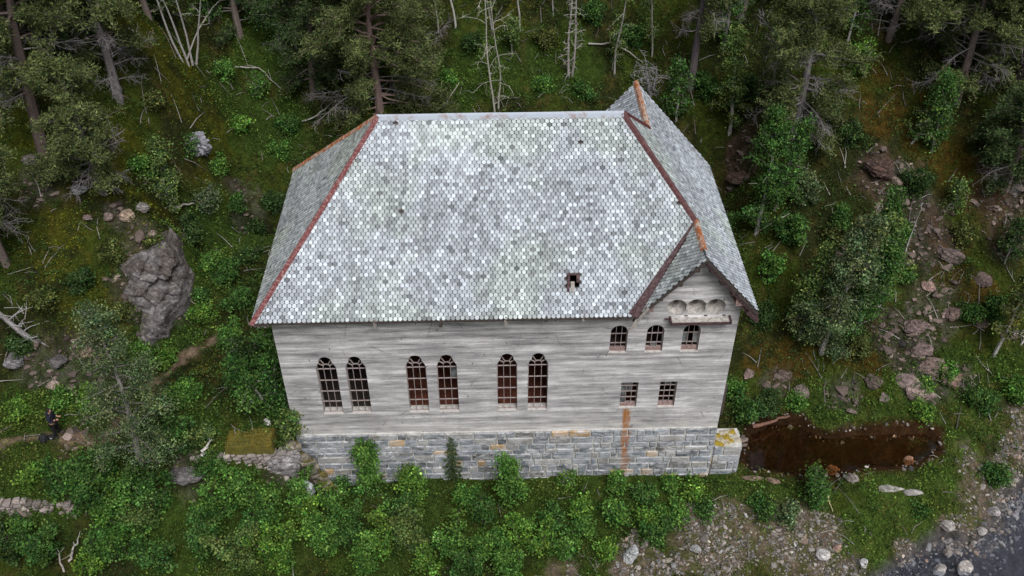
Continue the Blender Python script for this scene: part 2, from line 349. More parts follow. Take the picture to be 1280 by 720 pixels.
def ground_mat():
    n = N('mossy_ground'); c = n.attr(); f = n.noise(3., None, 10, .8); f2 = n.noise(14., None, 8, .8)
    c = n.mix(1., c, n.ramp(f, [(.34, .38), (.5, .85), (.64, 1.5)]), 'MULTIPLY'); c = n.mix(1., c, n.ramp(f2, [(.3, .5), (.7, 1.5)]), 'MULTIPLY')
    n.bump(n.mix(.5, f, f2), .9, .15); n.b.inputs['Specular IOR Level'].default_value = .04; return n.fin(c, .95)
g = gr.build('ground', ground_mat(), None, True)
at_ = g.data.attributes; at_.remove(at_['col'])
pc = g.data.attributes.new('col', 'FLOAT_COLOR', 'POINT'); pc.data.foreach_set('color', np.concatenate([vc, np.ones((len(vc), 1))], 1).ravel().astype(np.float32))
tag(g, kind='structure')
def water(name, poly, z, col, rough, bs):
    q = Geo(); q.poly([(p[0], p[1], z) for p in poly])
    n = N(name+'_surface'); n.b.inputs['Specular IOR Level'].default_value = .5; n.b.inputs['IOR'].default_value = 1.33
    n.bump(n.noise(bs, None, 3), .06, .02); n.fin((1., 1., 1.), rough)
    n.b.inputs['Transmission Weight'].default_value = 1.; n.setv(n.b.inputs['Base Color'], col)
    return tag(q.build(name, n.m), kind='structure')
def grow(poly, d):
    c = poly.mean(0); v = poly-c; return c+v*(1+d/np.linalg.norm(v, axis=1)[:, None])
water('pond_water', grow(POND, .12), -.4, (.50, .37, .22), .04, 6.)
water('river_water', RIVER, -2., (.60, .66, .78), .05, 2.5)  # pale bluish tint paints the sky's reflection into the water colour

# ------------------------------------------------------------------ the building
E_, D_, ZE, ZR, XL, XR = .59, 10.035, 10.18, 16.19, 4.49, 14.39
ZG, ZG2, XG, XG2 = 12.963, 14.678, 17.18, 15.69
XE = 19.59; YF, YB = -.51, 10.51
bld = empty('powerhouse_building', (9.5, 5, 0), 'abandoned grey concrete hall with steep hipped slate roof and tall arched windows', 'building')
def part(gm, name, mat, par=None, label=None, smooth=False):
    par = par or bld; o = gm.build(name, mat, None, smooth)
    off = Vector((0, 0, 0)); q = par
    while q is not None: off += q.location; q = q.parent
    o.parent = par; o.location = -off if par is bld else (0, 0, 0)
    if label: o['label'] = label
    return o
def arc(cx, cz, r, a0, a1, n): return [(cx+r*math.cos(math.radians(a0+(a1-a0)*i/n)), cz+r*math.sin(math.radians(a0+(a1-a0)*i/n))) for i in range(n+1)]
def tall_outline(cx):
    return [(cx-.43, 4.27), (cx+.43, 4.27), (cx+.43, 7.1), (cx+.38, 7.22)]+[(cx+.27, 7.42)]+arc(cx, 7.44, .28, 12, 168, 8)+[(cx-.27, 7.42), (cx-.38, 7.22), (cx-.43, 7.1)]
def arch_outline(cx): return [(cx-.36, 7.67), (cx+.36, 7.67)]+arc(cx, 8.82, .36, 0, 180, 10)
def rect_outline(cx): return [(cx-.37, 4.3), (cx+.37, 4.3), (cx+.37, 5.87), (cx-.37, 5.87)]
WT = [1.89, 3.13, 5.66, 6.97, 9.52, 10.84]; WA = [14.16, 15.66, 17.16]; WR = [14.83, 16.51]; CIR = [16.39, 17.18, 17.96]
holes = [tall_outline(c) for c in WT]+[arch_outline(c) for c in WA]+[rect_outline(c) for c in WR]+[arc(c, 10.12, .41, 0, 345, 23) for c in CIR]
TOP = 10.66; sl = 1.154
outer = [(0, 2.93), (19, 2.93), (19, ZE+.55), (XG, ZG-.16), (XG-(ZG-.16-TOP)/sl, TOP), (0, TOP)]
def holed(outer, holes, y, flip=False):
    loops = [outer]+holes; pts = [p for l in loops for p in l]
    tri = tessellate_polygon([[Vector((p[0], p[1], 0)) for p in l] for l in loops])
    return [(p[0], y, p[1]) for p in pts], [t if not flip else t[::-1] for t in tri]
TH = .42
fw = Geo(); v, f = holed(outer, holes, 0); fw.add(v, f); v, f = holed(outer, holes, TH, True); fw.add(v, f)
for k in range(len(outer)):
    a, b = outer[k], outer[(k+1) % len(outer)]; fw.add([(a[0], 0, a[1]), (b[0], 0, b[1]), (b[0], TH, b[1]), (a[0], TH, a[1])], [(0, 1, 2, 3)])
part(fw, 'front_wall', CONC)
sw = Geo(); sw.box((0, TH, 2.93), (TH, D_-TH, TOP)); part(sw, 'side_wall', CONC)
sw = Geo(); sw.box((19-TH, TH, 2.93), (19, D_-TH, TOP)); part(sw, 'side_wall', CONC)
bw = Geo(); o2 = [(0, 2.93), (19, 2.93), (19, ZE+.55), (XG2, ZG2-.16), (XG2-(ZG2-.16-TOP)/sl, TOP), (0, TOP)]
v, f = holed(o2, [], D_); bw.add(v, f); v, f = holed(o2, [], D_-TH); bw.add(v, f)
part(bw, 'rear_wall', CONC)
it = Geo(); it.box((4.3, TH, 2.7), (19-TH, D_-TH, 3.)); part(it, 'floor', FLOORIN); it = Geo(); it.box((TH, TH, 2.7), (4.295, D_-TH, 2.99)); part(it, 'floor', DARKWOOD)  # left floor part coloured dark, painting in the blackness behind its windows
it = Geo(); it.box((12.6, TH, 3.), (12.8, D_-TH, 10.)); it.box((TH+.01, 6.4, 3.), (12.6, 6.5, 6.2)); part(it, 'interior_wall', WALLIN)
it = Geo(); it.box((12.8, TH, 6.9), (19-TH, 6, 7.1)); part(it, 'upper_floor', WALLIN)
# masonry base: separate blocks over a mortar core
def block(gm, o, ax, n, u0, u1, z0, z1, col, pr):
    o = np.array(o, float); ax = np.array(ax, float); n = np.array(n, float); g_ = .025; m = .03
    def pt(u, z, d): return o+ax*u+np.array([0, 0, z])+n*d
    q = [pt(u0+g_, z0+g_, 0), pt(u1-g_, z0+g_, 0), pt(u1-g_, z1-g_, 0), pt(u0+g_, z1-g_, 0)]
    j = [rnd.uniform(.0, .025) for _ in range(4)]
    q2 = [pt(u0+g_+m, z0+g_+m, pr+j[0]), pt(u1-g_-m, z0+g_+m, pr+j[1]), pt(u1-g_-m, z1-g_-m, pr+j[2]), pt(u0+g_+m, z1-g_-m, pr+j[3])]
    gm.add(q+q2, [(4,5,6,7),(0,1,5,4),(1,2,6,5),(2,3,7,6),(3,0,4,7)], col)
def courses(gm, o, ax, n, L, z0, z1, rows, seed):
    r = random.Random(seed); hs_ = [r.uniform(.75, 1.2) for _ in range(rows)]; hs_ = [q*(z1-z0)/sum(hs_) for q in hs_]; z = z0
    for k in range(rows):
        hh = hs_[k]; u = -r.uniform(0, .4)
        while u < L:
            w = r.choice([.35, .5, .7, .9, 1.2])*r.uniform(.8, 1.2); a, b = max(u, 0), min(u+w, L)
            if b-a > .12:
                t = r.random(); s = r.uniform(.4, 1.3)
                c = (.20*s, .225*s, .255*s) if t < .66 else ((.30*s, .29*s, .27*s) if t < .86 else ((.46*s, .29*s, .13*s) if t < .95 else (.16*s, .155*s, .15*s)))
                block(gm, o, ax, n, a, b, z, z+hh, c, .03+r.uniform(0, .03))
            u += w
        z += hh
core = Geo(); core.box((.02, -.06, -1.2), (18.98, D_+.05, 2.945)); part(core, 'foundation_core', MORTAR)
fb = Geo(); courses(fb, (0, -.06, 0), (1, 0, 0), (0, -1, 0), 19, -1.0, 2.93, 10, 5)
courses(fb, (18.98, -.06, 0), (0, 1, 0), (1, 0, 0), D_, -1., 2.93, 7, 6); courses(fb, (.02, D_, 0), (0, -1, 0), (-1, 0, 0), D_, -1., 2.93, 7, 8)
part(fb, 'stone_foundation', MAS)
bt = Geo(); bt.box((19.05, -.02, -1.2), (20.3, 1.05, 1.62)); bt2 = part(bt, 'buttress', MORTAR)
bb = Geo(); courses(bb, (19.03, -.02, 0), (1, 0, 0), (0, -1, 0), 1.27, -1., 1.62, 5, 15); courses(bb, (20.3, -.02, 0), (0, 1, 0), (1, 0, 0), 1.05, -1., 1.62, 5, 16)
part(bb, 'buttress_stone', MAS, bt2)
bm_ = Geo()
for i in range(26):
    x, y = rnd.uniform(19.15, 20.2), rnd.uniform(.05, .95); s = rnd.uniform(.08, .2); c = (.40, .36, .28) if i % 2 else (.30, .22, .03)
    bm_.add([(x-s, y-s*.7, 1.62), (x+s, y-s, 1.62), (x+s*.8, y+s, 1.62), (x-s, y+s*.8, 1.62), (x, y, 1.62+s*.45)], [(0,1,4),(1,2,4),(2,3,4),(3,0,4)], c)
part(bm_, 'mossy_top', STONE, bt2)
sp = Geo(); sp.box((19.02, 1.1, .2), (19.34, 1.9, 3.9)); sp.box((19.02, .55, 3.1), (19.3, 1.5, 4.9)); part(sp, 'side_door_frame', DARKWOOD)

# windows
def bar(gm, a, b, y=.14, w=.022, col=None): gm.beam((a[0], y, a[1]), (b[0], y, b[1]), w, .05, up=(0, 1, 0))
def outline_strip(gm, hl, y, w):
    cx = sum(p[0] for p in hl)/len(hl); cz = sum(p[1] for p in hl)/len(hl); n = len(hl); v = []
    for (x, z) in hl:
        d = math.hypot(x-cx, z-cz); k = 1-w/d*1.15; v.append((x, y, z)); v.append((cx+(x-cx)*k, y, cz+(z-cz)*k))
    v2 = [(a, b+.05, c) for a, b, c in v]; f = []
    for i in range(n):
        j = (i+1) % n; f += [(2*i, 2*j, 2*j+1, 2*i+1), (2*i+1, 2*j+1, 2*j+1+2*n, 2*i+1+2*n)]
    gm.add(v+v2, f)
def sash(cx, kind, outline, zs, z0, z1, hw, seed, pane_cells, label):
    fr = Geo(); outline_strip(fr, outline, .12, .035); w_ = part(fr, 'window', STEEL, bld, label)
    def sub(gm, name, m): return part(gm, name, m, w_)
    rv = Geo()
    for k in range(len(outline)):
        a, b = outline[k], outline[(k+1) % len(outline)]; rv.add([(a[0], .002, a[1]), (b[0], .002, b[1]), (b[0], TH, b[1]), (a[0], TH, a[1])], [(0, 1, 2, 3)])
    sub(rv, 'reveal', PLASTER)
    mu = Geo(); r = random.Random(seed)
    xs = [cx-hw*.33, cx+hw*.33]
    for x in xs:
        top = z1; bar(mu, (x, z0), (x+r.uniform(-.01, .01), top))
    for z in zs: bar(mu, (cx-hw, z), (cx+hw, z+r.uniform(-.01, .01)), .145)
    if kind == 'tall':
        pts = arc(cx, 7.02, hw*.36, 0, 180, 8)
        for a, b in zip(pts[:-1], pts[1:]): bar(mu, a, b)
        for ang, rr in ((30, .46), (60, .58), (120, .58), (150, .46)):
            a = math.radians(ang); bar(mu, (cx+hw*.36*math.cos(a), 7.02+hw*.36*math.sin(a)), (cx+rr*.92*math.cos(a), 7.02+rr*math.sin(a)), w=.03)
    sub(mu, 'muntins', STEEL)
    si = Geo(); si.box((cx-hw-.03, -.025, z0-.05), (cx+hw+.03, .1, z0+.004)); sub(si, 'sill', PLASTER)
    if kind != 'tall':
        s2 = Geo(); s2.box((cx-hw+.03, .10, z0+.002), (cx+hw-.03, .2, z0+.2)); sub(s2, 'bottom_rail', BROWNFR)
    if pane_cells:
        cols = [cx-hw, xs[0], xs[1], cx+hw]; rows = [z0]+sorted(zs)+[z1]
        for ci, ri in pane_cells:
            pg = Geo(); pg.add([(cols[ci]+.02, .15, rows[ri]+.02), (cols[ci+1]-.02, .15, rows[ri]+.02), (cols[ci+1]-.02, .15, rows[ri+1]-.02), (cols[ci]+.02, .15, rows[ri+1]-.02)], [(0,1,2,3)])
            sub(pg, 'pane', GLASS)
nm = ['first', 'second', 'third', 'fourth', 'fifth', 'sixth']
for i, c in enumerate(WT): sash(c, 'tall', tall_outline(c), [4.93, 5.56, 6.22, 6.9], 4.27, 7.02, .43, i, [(2, 3)] if i == 3 else [], nm[i]+' tall arched window from the left, steel bars and mostly broken panes')
for i, c in enumerate(WA): sash(c, 'arch', arch_outline(c), [8.1, 8.62], 7.67, 9.14, .36, 20+i, [(1, 0)] if i == 1 else [(0, 1), (2, 1)] if i == 2 else [], 'small arched window, '+nm[i]+' from the left in the upper row')
for i, c in enumerate(WR): sash(c, 'rect', rect_outline(c), [4.85, 5.2, 5.55], 4.3, 5.86, .37, 30+i, [(0, 1), (0, 2), (0, 3), (1, 3), (1, 2), (0, 0)] if i == 0 else [(1, 3)], ('small square-headed window above the rust streak' if i == 0 else 'small square-headed window right of the rust streak'))
# round niches with bushings, ledge
for c in CIR:
    nb = Geo(); n_ = 24; rings = []
    for k in range(7):
        a = k/6*math.pi/2; rings.append([(c+.41*math.cos(a)*math.cos(t*2*math.pi/n_), .003+.4*math.sin(a), 10.12+.41*math.cos(a)*math.sin(t*2*math.pi/n_)) for t in range(n_)])
    v = [p for r_ in rings for p in r_]; f = [(k*n_+t, k*n_+(t+1) % n_, (k+1)*n_+(t+1) % n_, (k+1)*n_+t) for k in range(6) for t in range(n_)]
    nb.add(v, f); no = part(nb, 'round_niche', BOWL, smooth=True)
    tb = Geo(); tb.tube([(c-.03, .38, 10.28), (c-.03, .12, 10.30)], [.11, .09], 12); o = part(tb, 'bushing', BOWL, no, smooth=True)
    tb = Geo(); tb.add([(c-.03+.05*math.cos(a*math.pi/5), .118, 10.30+.05*math.sin(a*math.pi/5)) for a in range(10)], [tuple(range(10))]); tb.tube([(c-.03+.09*math.cos(a*math.pi/8), .12, 10.3+.09*math.sin(a*math.pi/8)) for a in range(17)], .02, 5); part(tb, 'bushing_hole', DARKWOOD, no)
lg = Geo(); lg.box((16.2, -.32, 9.52), (18.56, 0, 9.58)); lo = part(lg, 'ledge', BOWL)
lg = Geo(); lg.box((16.15, -.37, 9.47), (18.62, -.322, 9.58)); lg.box((16.13, -.38, 9.5), (16.2, -.003, 9.66)); lg.box((18.56, -.38, 9.5), (18.63, -.003, 9.66)); lg.box((15.95, -.1, 9.54), (16.1, -.02, 9.58))
part(lg, 'ledge_rim', PURPLE, lo)
for x in (16.75, 17.55, 18.3): lg = Geo(); lg.box((x, -.02, 9.64), (x+.13, .02, 9.69)); part(lg, 'tie_hole', DARKWOOD, lo)

# roof
def V3(*a): return np.array(a, float)
PA = V3(-E_, -E_, ZE); PBk = V3(-E_, D_+E_, ZE); RL = V3(XL, D_/2, ZR); RP = V3(XR, D_/2, ZR)
sf = (ZR-ZE)/(D_/2+E_)
xv = XG-(ZG-ZE)/sl; J = V3(XG, -E_+(ZG-ZE)/sf, ZG); G0 = V3(XG, YF, ZG); VA = V3(xv, -E_, ZE)
xv2 = XG2-(ZG2-ZE)/sl; J2 = V3(XG2, D_+E_-(ZG2-ZE)/sf, ZG2); G2 = V3(XG2, YB, ZG2); VB = V3(xv2, D_+E_, ZE)
E1 = V3(XE, YF, ZE); E2 = V3(XE, YB, ZE)
HX0, HX1, HZ0, HZ1 = 11.93, 12.46, 11.02, 11.45
def onfront(x, z): return V3(x, -E_+(z-ZE)/sf, z)
HATCH = [onfront(HX0, HZ0), onfront(HX1, HZ0), onfront(HX1, HZ1), onfront(HX0, HZ1)]
planes = {
 'front': ([PA, VA, J, RP, RL], HATCH), 'left': ([PBk, PA, RL], None), 'back': ([VB, PBk, RL, RP, J2], None),
 'right': ([E1, E2, G2, J2, RP, J, G0], None),
 'gable': ([V3(xv-.25, YF, ZE-.25*sl), G0, J, VA+V3(-.0, 0, 0)], None),
 'rear': ([G2, V3(xv2-.1, YB, ZE-.1*sl), VB, J2], None)}
def plane_frame(name, pts):
    p = np.array(pts); c = p.mean(0)
    u_, s_, vt = np.linalg.svd(p-c); n = vt[2]; n = n if n[2] > 0 else -n
    u = np.cross(V3(0, 0, 1), n); u /= np.linalg.norm(u); v = np.cross(n, u); return c, u, v, n
def inpoly(poly, x, y):
    return sdf(np.array(poly), x, y)
HOLES_ = 0
holes2d = [(XL+.9, 13.4), (6.2, 14.6), (8.9, 14.2), (12.95, 13.3), (4.2, 11.0), (9.6, 12.3)]
roof = None
deck = Geo(); tl = Geo()
for name, (pts, hl) in planes.items():
    c, u, v, n = plane_frame(name, pts)
    to2 = lambda p: ((p-c) @ u, (p-c) @ v)
    P2 = [to2(p) for p in pts]; H2 = [to2(p) for p in hl] if hl else None
    ff = sum(P2[i][0]*P2[(i+1) % len(P2)][1]-P2[(i+1) % len(P2)][0]*P2[i][1] for i in range(len(P2)))
    if ff < 0: P2 = P2[::-1]
    loops = [P2]+([H2] if H2 else []); allp = [q for l in loops for q in l]
    tri = tessellate_polygon([[Vector((a, b, 0)) for a, b in l] for l in loops])
    for d in (-.02, -.14): deck.add([c+u*a+v*b+n*d for a, b in allp], tri)
    for l in loops:
        for i in range(len(l)):
            a, b = l[i], l[(i+1) % len(l)]; deck.add([c+u*a[0]+v*a[1]-n*.02, c+u*b[0]+v*b[1]-n*.02, c+u*b[0]+v*b[1]-n*.14, c+u*a[0]+v*a[1]-n*.14], [(0,1,2,3)])
    P2a = np.array(P2); lo_, hi_ = P2a.min(0), P2a.max(0); pu, pv = .19, .148
    rows = int((hi_[1]-lo_[1])/pv)+2; cols = int((hi_[0]-lo_[0])/pu)+3
    rr, cc = np.meshgrid(np.arange(rows), np.arange(cols), indexing='ij'); rr, cc = rr.ravel(), cc.ravel()
    tv = lo_[1]+rr*pv+pv*.45; tu = lo_[0]+(cc+(rr % 2)*.5)*pu
    sd = inpoly(P2, tu, tv); keep = sd < -.04
    if H2: keep &= inpoly(H2, tu, tv) > .02
    tu, tv = tu[keep], tv[keep]; m = len(tu); r_ = np.random.RandomState(len(name)*7)
    wp = c+tu[:, None]*u+tv[:, None]*v
    if name == 'front':
        for hx, hz in holes2d[:1]: k2 = np.hypot(wp[:, 0]-hx, wp[:, 2]-hz) > r_.uniform(.06, .17); tu, tv, wp = tu[k2], tv[k2], wp[k2]
    k2 = r_.rand(len(tu)) > .0006; tu, tv, wp = tu[k2], tv[k2], wp[k2]; m = len(tu)
    a = np.linspace(0, math.pi, 7)
    prof = [(-.5, .32), (-.5, .06)]+[(-.47*math.cos(q), .04-.44*math.sin(q)) for q in a]+[(.5, .06), (.5, .32)]
    prof = np.array([(x*.19*.96, y*.19*2.2 if y > .3 else y*.19) for x, y in prof])
    L_ = prof[:, 1]; k_ = len(prof)
    rot = r_.normal(0, .05, m); sc = r_.uniform(.94, 1.04, m)
    du = prof[None, :, 0]*np.cos(rot)[:, None]-prof[None, :, 1]*np.sin(rot)[:, None]; dv = prof[None, :, 0]*np.sin(rot)[:, None]+prof[None, :, 1]*np.cos(rot)[:, None]
    lift = .038-.030*(prof[:, 1]-prof[:, 1].min())/(prof[:, 1].max()-prof[:, 1].min())
    lf = lift[None]+r_.uniform(-.004, .006, (m, 1))+r_.normal(0, .035, (m, 1))*prof[None, :, 0]*0
    uu = tu[:, None]+du*sc[:, None]; vv = tv[:, None]+dv
    vt_ = c+uu[..., None]*u+vv[..., None]*v+lf[..., None]*n
    vb_ = vt_-n*.014
    allv = np.concatenate([vt_, vb_], 1).reshape(-1, 3)
    base = (np.arange(m)*2*k_)[:, None]
    br = r_.lognormal(0, .22, m)*.465
    big = fbm(wp[:, 0]*.9, wp[:, 1]*.9, wp[:, 2]*.9, s=21, o=5); br = br*(.93+.12*sstep(.35, .62, big))
    strk = fbm(wp[:, 0]*1.6, wp[:, 1]*.25, wp[:, 2]*.25, s=23, o=3); br = br*(.90+.18*sstep(.35, .65, strk))
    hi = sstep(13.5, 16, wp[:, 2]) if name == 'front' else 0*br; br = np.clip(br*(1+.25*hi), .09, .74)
    warm = fbm(wp[:, 0]*.4, wp[:, 1]*.4, wp[:, 2]*.4, s=29); w = sstep(.5, .66, warm)[:, None]
    tint = np.array([.92, 1., 1.09])*(1-w)+np.array([.90, 1.0, .99])*w
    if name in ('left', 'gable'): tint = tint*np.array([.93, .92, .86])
    br = np.where(r_.rand(m) < .05, br*.55, br); br = np.where(r_.rand(m) < .06, br*1.35, br).clip(0, .78); col = br[:, None]*tint
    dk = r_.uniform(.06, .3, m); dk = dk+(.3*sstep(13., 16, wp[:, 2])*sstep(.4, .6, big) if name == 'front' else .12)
    tl.add(allv, base+np.arange(k_)[None, :], col*dk.clip(0, .95)[:, None])  # slate around each disc darkened: painted shadow beneath the scales, plus gathered dirt
    an = np.linspace(0, 2*math.pi, 15)[:-1]; dx = .455*.19*.96*np.cos(an); dy = np.where(np.sin(an) < 0, .42*.19*np.sin(an), .50*.19*np.sin(an))+.04*.19
    ex = dx[None]*np.cos(rot)[:, None]-dy[None]*np.sin(rot)[:, None]; ey = dx[None]*np.sin(rot)[:, None]+dy[None]*np.cos(rot)[:, None]
    ft = lf[:, 0:1]+(lf[:, 5:6]-lf[:, 0:1])*((prof[0, 1]-dy)/(prof[0, 1]-prof[5, 1]))[None]+.003
    dv3 = c+(tu[:, None]+ex*sc[:, None])[..., None]*u+(tv[:, None]+ey)[..., None]*v+ft[..., None]*n
    tl.add(dv3.reshape(-1, 3), (np.arange(m)*14)[:, None]+np.arange(14)[None], col); off_ = len(allv)+m*14
    e = [(i, (i+1) % k_) for i in range(1, k_-2)]
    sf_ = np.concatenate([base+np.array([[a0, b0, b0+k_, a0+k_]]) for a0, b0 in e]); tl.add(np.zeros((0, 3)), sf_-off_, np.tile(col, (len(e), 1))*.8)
roof = part(tl, 'roof', TILE, label='scale-shaped grey slates patched with pale lichen')
part(deck, 'roof_deck', DARKWOOD, roof).location = (0, 0, 0)
def cap(a, b, n1, n2, w, mat, name, seg=1.7, lab=None, hgt=.07, seed=1):
    """folded sheet over a hip or ridge; n1, n2 are the normals of the planes it joins"""
    a = np.array(a); b = np.array(b); L = np.linalg.norm(b-a); d = (b-a)/L
    def side(n, o): s = np.cross(d, n); s /= np.linalg.norm(s); return s if s @ o > 0 else -s
    o1 = n1-n2; s1 = side(n1, o1); s2 = side(n2, -o1); up = (n1+n2)/np.linalg.norm(n1+n2)
    q = Geo(); k = max(1, round(L/seg)); r = random.Random(seed)
    for i in range(k):
        p0 = a+d*(L*i/k-.03); p1 = a+d*L*(i+1)/k; h = hgt+(i % 2)*.008+r.uniform(0, .006); ww = w*r.uniform(.95, 1.08)
        sec = lambda p: [p+s1*ww+n1*(.045), p+s1*ww*.25+n1*.06+up*h*.35, p+up*(h+.02), p+s2*ww*.25+n2*.06+up*h*.35, p+s2*ww+n2*.045]
        lw = lambda p: [x-up*.035 for x in sec(p)][::-1]
        s0 = sec(p0)+lw(p0); s1_ = sec(p1)+lw(p1); m = len(s0)
        q.add(s0+s1_, [(t, (t+1) % m, m+(t+1) % m, m+t) for t in range(m)]); q.add(s0, [tuple(range(m))]); q.add(s1_, [tuple(range(m))[::-1]])
        q.beam(p1-d*.03+s1*ww+n1*.06, p1-d*.03+s1*ww*.25+n1*.075+up*h*.35, .03, .015); q.beam(p1-d*.03+s2*ww+n2*.06, p1-d*.03+s2*ww*.25+n2*.075+up*h*.35, .03, .015)
    return part(q, name, mat, roof, lab)
nF, nL, nB, nR, nG, nRr = [plane_frame(k, planes[k][0])[3] for k in ('front', 'left', 'back', 'right', 'gable', 'rear')]
cap(PA, RL, nF, nL, .12, REDCAP, 'hip_cap', lab='red painted hip capping', seed=1)
cap(PBk, RL, nB, nL, .15, RUSTCAP, 'hip_cap', lab='rusty hip capping', seed=2)
cap(RL, RP, nF, nB, .17, ZINC, 'ridge_cap', 2.3, lab='pale zinc ridge capping with rust patches', seed=3)
cap(J, RP, nF, nR, .15, DARKCAP, 'hip_cap', lab='dark red hip capping', seed=4)
cap(J2, RP, nB, nR, .12, DARKCAP, 'hip_cap', lab='short dark red hip capping', seed=5)
cap(G0+(J-G0)*.25, J, nG, nR, .15, RUSTCAP, 'gable_cap', 1., lab='orange rusted capping', seed=6)
cap(G2, J2, nRr, nR, .16, RUSTCAP, 'gable_cap', .9, lab='orange rusted capping', seed=7)
# valley sheet
vg = Geo(); dv_ = (J-VA)/np.linalg.norm(J-VA)
perp = -np.cross(dv_, nF); perp = perp if perp[0] < 0 else -perp
a0 = VA-dv_*.1
vg.add([a0+nF*.05, a0+perp*.42+nF*.06, J+perp*.07+nF*.06, J+nF*.05], [(0,1,2,3)])
pg_ = np.cross(dv_, nG); pg_ = pg_ if pg_[0] > 0 else -pg_
vg.add([a0+nF*.05, a0+pg_*.10+nG*.06, J+pg_*.05+nG*.06, J+nF*.05], [(3,2,1,0)])
part(vg, 'valley_sheet', PURPLE, roof)
# torn verge boards at the foot of the gable, verge boards, rafter ends
tv_ = Geo(); tv_.beam((xv+.05, YF-.05, ZE+.0), (xv-.32, YF-.28, ZE-.62), .16, .05, up=(0, 1, 0)); tv_.beam((xv+.35, YF-.06, ZE+.42), (xv-.05, YF-.12, ZE-.22), .13, .04, up=(0, 1, 0))
part(tv_, 'torn_verge_board', GREYWOOD, roof)
vb = Geo(); s_ = V3(1, 0, -sl)/math.hypot(1, sl)
def gp(k, y, dz=0): return V3(XG, y, ZG)+s_*k+V3(0, 0, dz)
vb.beam(gp(.1, YF+.05, -.2), gp(3.6, YF+.05, -.2), .05, .22, up=(0, 0, 1)); part(vb, 'verge_board', PURPLE, roof)
vb = Geo(); vb.beam(gp(2.0, YF+.22, -.42), gp(3.55, YF+.12, -.42), .10, .28); vb.beam(gp(3.0, YF+.1, -.5), gp(3.7, YF+.05, -.42), .2, .14); part(vb, 'hanging_soffit_board', PURPLE, roof)
vb = Geo(); vb.box((18.62, -.42, 10.5), (18.95, 0, 10.9)); part(vb, 'corbel', BROWNFR)
vb = Geo(); vb.box((15.15, -.3, 10.15), (15.4, 0, 10.45)); part(vb, 'corbel', BROWNFR)
for x, z in ((16.9, 12.35), (17.45, 12.35), (16.3, 11.65), (15.6, 10.92), (17.95, 11.7), (18.45, 11.12)):
    vb = Geo(); vb.box((x-.09, -.44, z-.09), (x+.09, 0, z+.09)); part(vb, 'purlin_end', DARKWOOD)
for i, x in enumerate((4.3, 6.9, 9.5, 11.1, 12.6, 13.9)):
    vb = Geo(); h = .32 if i in (0, 1, 2) else .12; vb.box((x-.05, -.6, ZE-.05-h), (x+.05, -.04, ZE-.02+.1)); vb.box((x-.08, -.64, ZE-.06-h*.8), (x-.02, -.5, ZE-.04)); part(vb, 'rafter_end', DARKWOOD if i % 2 else GREYWOOD)
vb = Geo()
for i in range(5): vb.beam((-.5+i*.13, -.55, ZE-.06), (-.48+i*.13, -.5, ZE-.26-.05*(i % 2)), .09, .03, up=(0, 1, 0))
part(vb, 'corner_soffit_boards', GREYWOOD, roof)
# gutter edge strip below the tiles
vb = Geo(); vb.beam((-.6, -E_-.01, ZE-.05), (xv-.1, -E_-.01, ZE-.05), .03, .09); part(vb, 'eaves_board', DARKWOOD, roof)
# open roof hatch
hb = Geo(); uX = V3(1, 0, 0); vS = (HATCH[3]-HATCH[0]); vS /= np.linalg.norm(vS)
hb.beam(HATCH[0]+nF*.06+uX*.05-vS*.12, HATCH[3]+nF*.06+uX*.09, .10, .05, up=tuple(nF)); hb.beam(HATCH[1]+nF*.08-uX*.08+vS*.25, HATCH[2]+nF*.06-uX*.07, .13, .05, up=tuple(nF))
hb.beam(HATCH[3]+nF*.03, HATCH[2]+nF*.03, .09, .06, up=tuple(nF)); ho = part(hb, 'roof_hatch', PURPLE, roof)
hb = Geo(); m0 = (HATCH[0]+HATCH[1])/2; hb.beam(m0+nF*.02-vS*.15-uX*.03, m0+nF*.02+vS*.3-uX*.03, .16, .03, up=tuple(nF)); part(hb, 'hatch_board', GREYWOOD, roof)
#@@NATURE
# ------------------------------------------------------------------ light
sc = bpy.context.scene
sc.view_settings.view_transform = 'Standard'; sc.view_settings.look = 'None'; sc.view_settings.exposure = EXPO = 0.14
wd = bpy.data.worlds.new('World'); sc.world = wd; wd.use_nodes = True; nt = wd.node_tree; nt.nodes.clear()
sky = nt.nodes.new('ShaderNodeTexSky'); sky.sky_type = 'NISHITA'; sky.sun_disc = False
SUN_EL, SUN_AZ = 58, 160       # azimuth clockwise from +Y (the far side)
sky.sun_elevation = math.radians(SUN_EL); sky.sun_rotation = math.radians(SUN_AZ); sky.air_density = 1.; sky.dust_density = 4.; sky.ozone_density = 1.
hs = nt.nodes.new('ShaderNodeHueSaturation'); hs.inputs['Saturation'].default_value = .4
bg = nt.nodes.new('ShaderNodeBackground'); bg.inputs[1].default_value = .068; wo = nt.nodes.new('ShaderNodeOutputWorld')
nt.links.new(sky.outputs[0], hs.inputs['Color']); nt.links.new(hs.outputs[0], bg.inputs[0]); nt.links.new(bg.outputs[0], wo.inputs[0])
sl_ = bpy.data.lights.new('sun', 'SUN'); sl_.energy = 2.6; sl_.angle = math.radians(32); sl_.color = (1., .985, .975)
so = bpy.data.objects.new('sun', sl_); C.objects.link(so)
az, el = math.radians(SUN_AZ), math.radians(SUN_EL)
sd_ = Vector((math.sin(az)*math.cos(el), math.cos(az)*math.cos(el), math.sin(el))); so.rotation_euler = sd_.to_track_quat('Z', 'Y').to_euler(); so.location = sd_*80

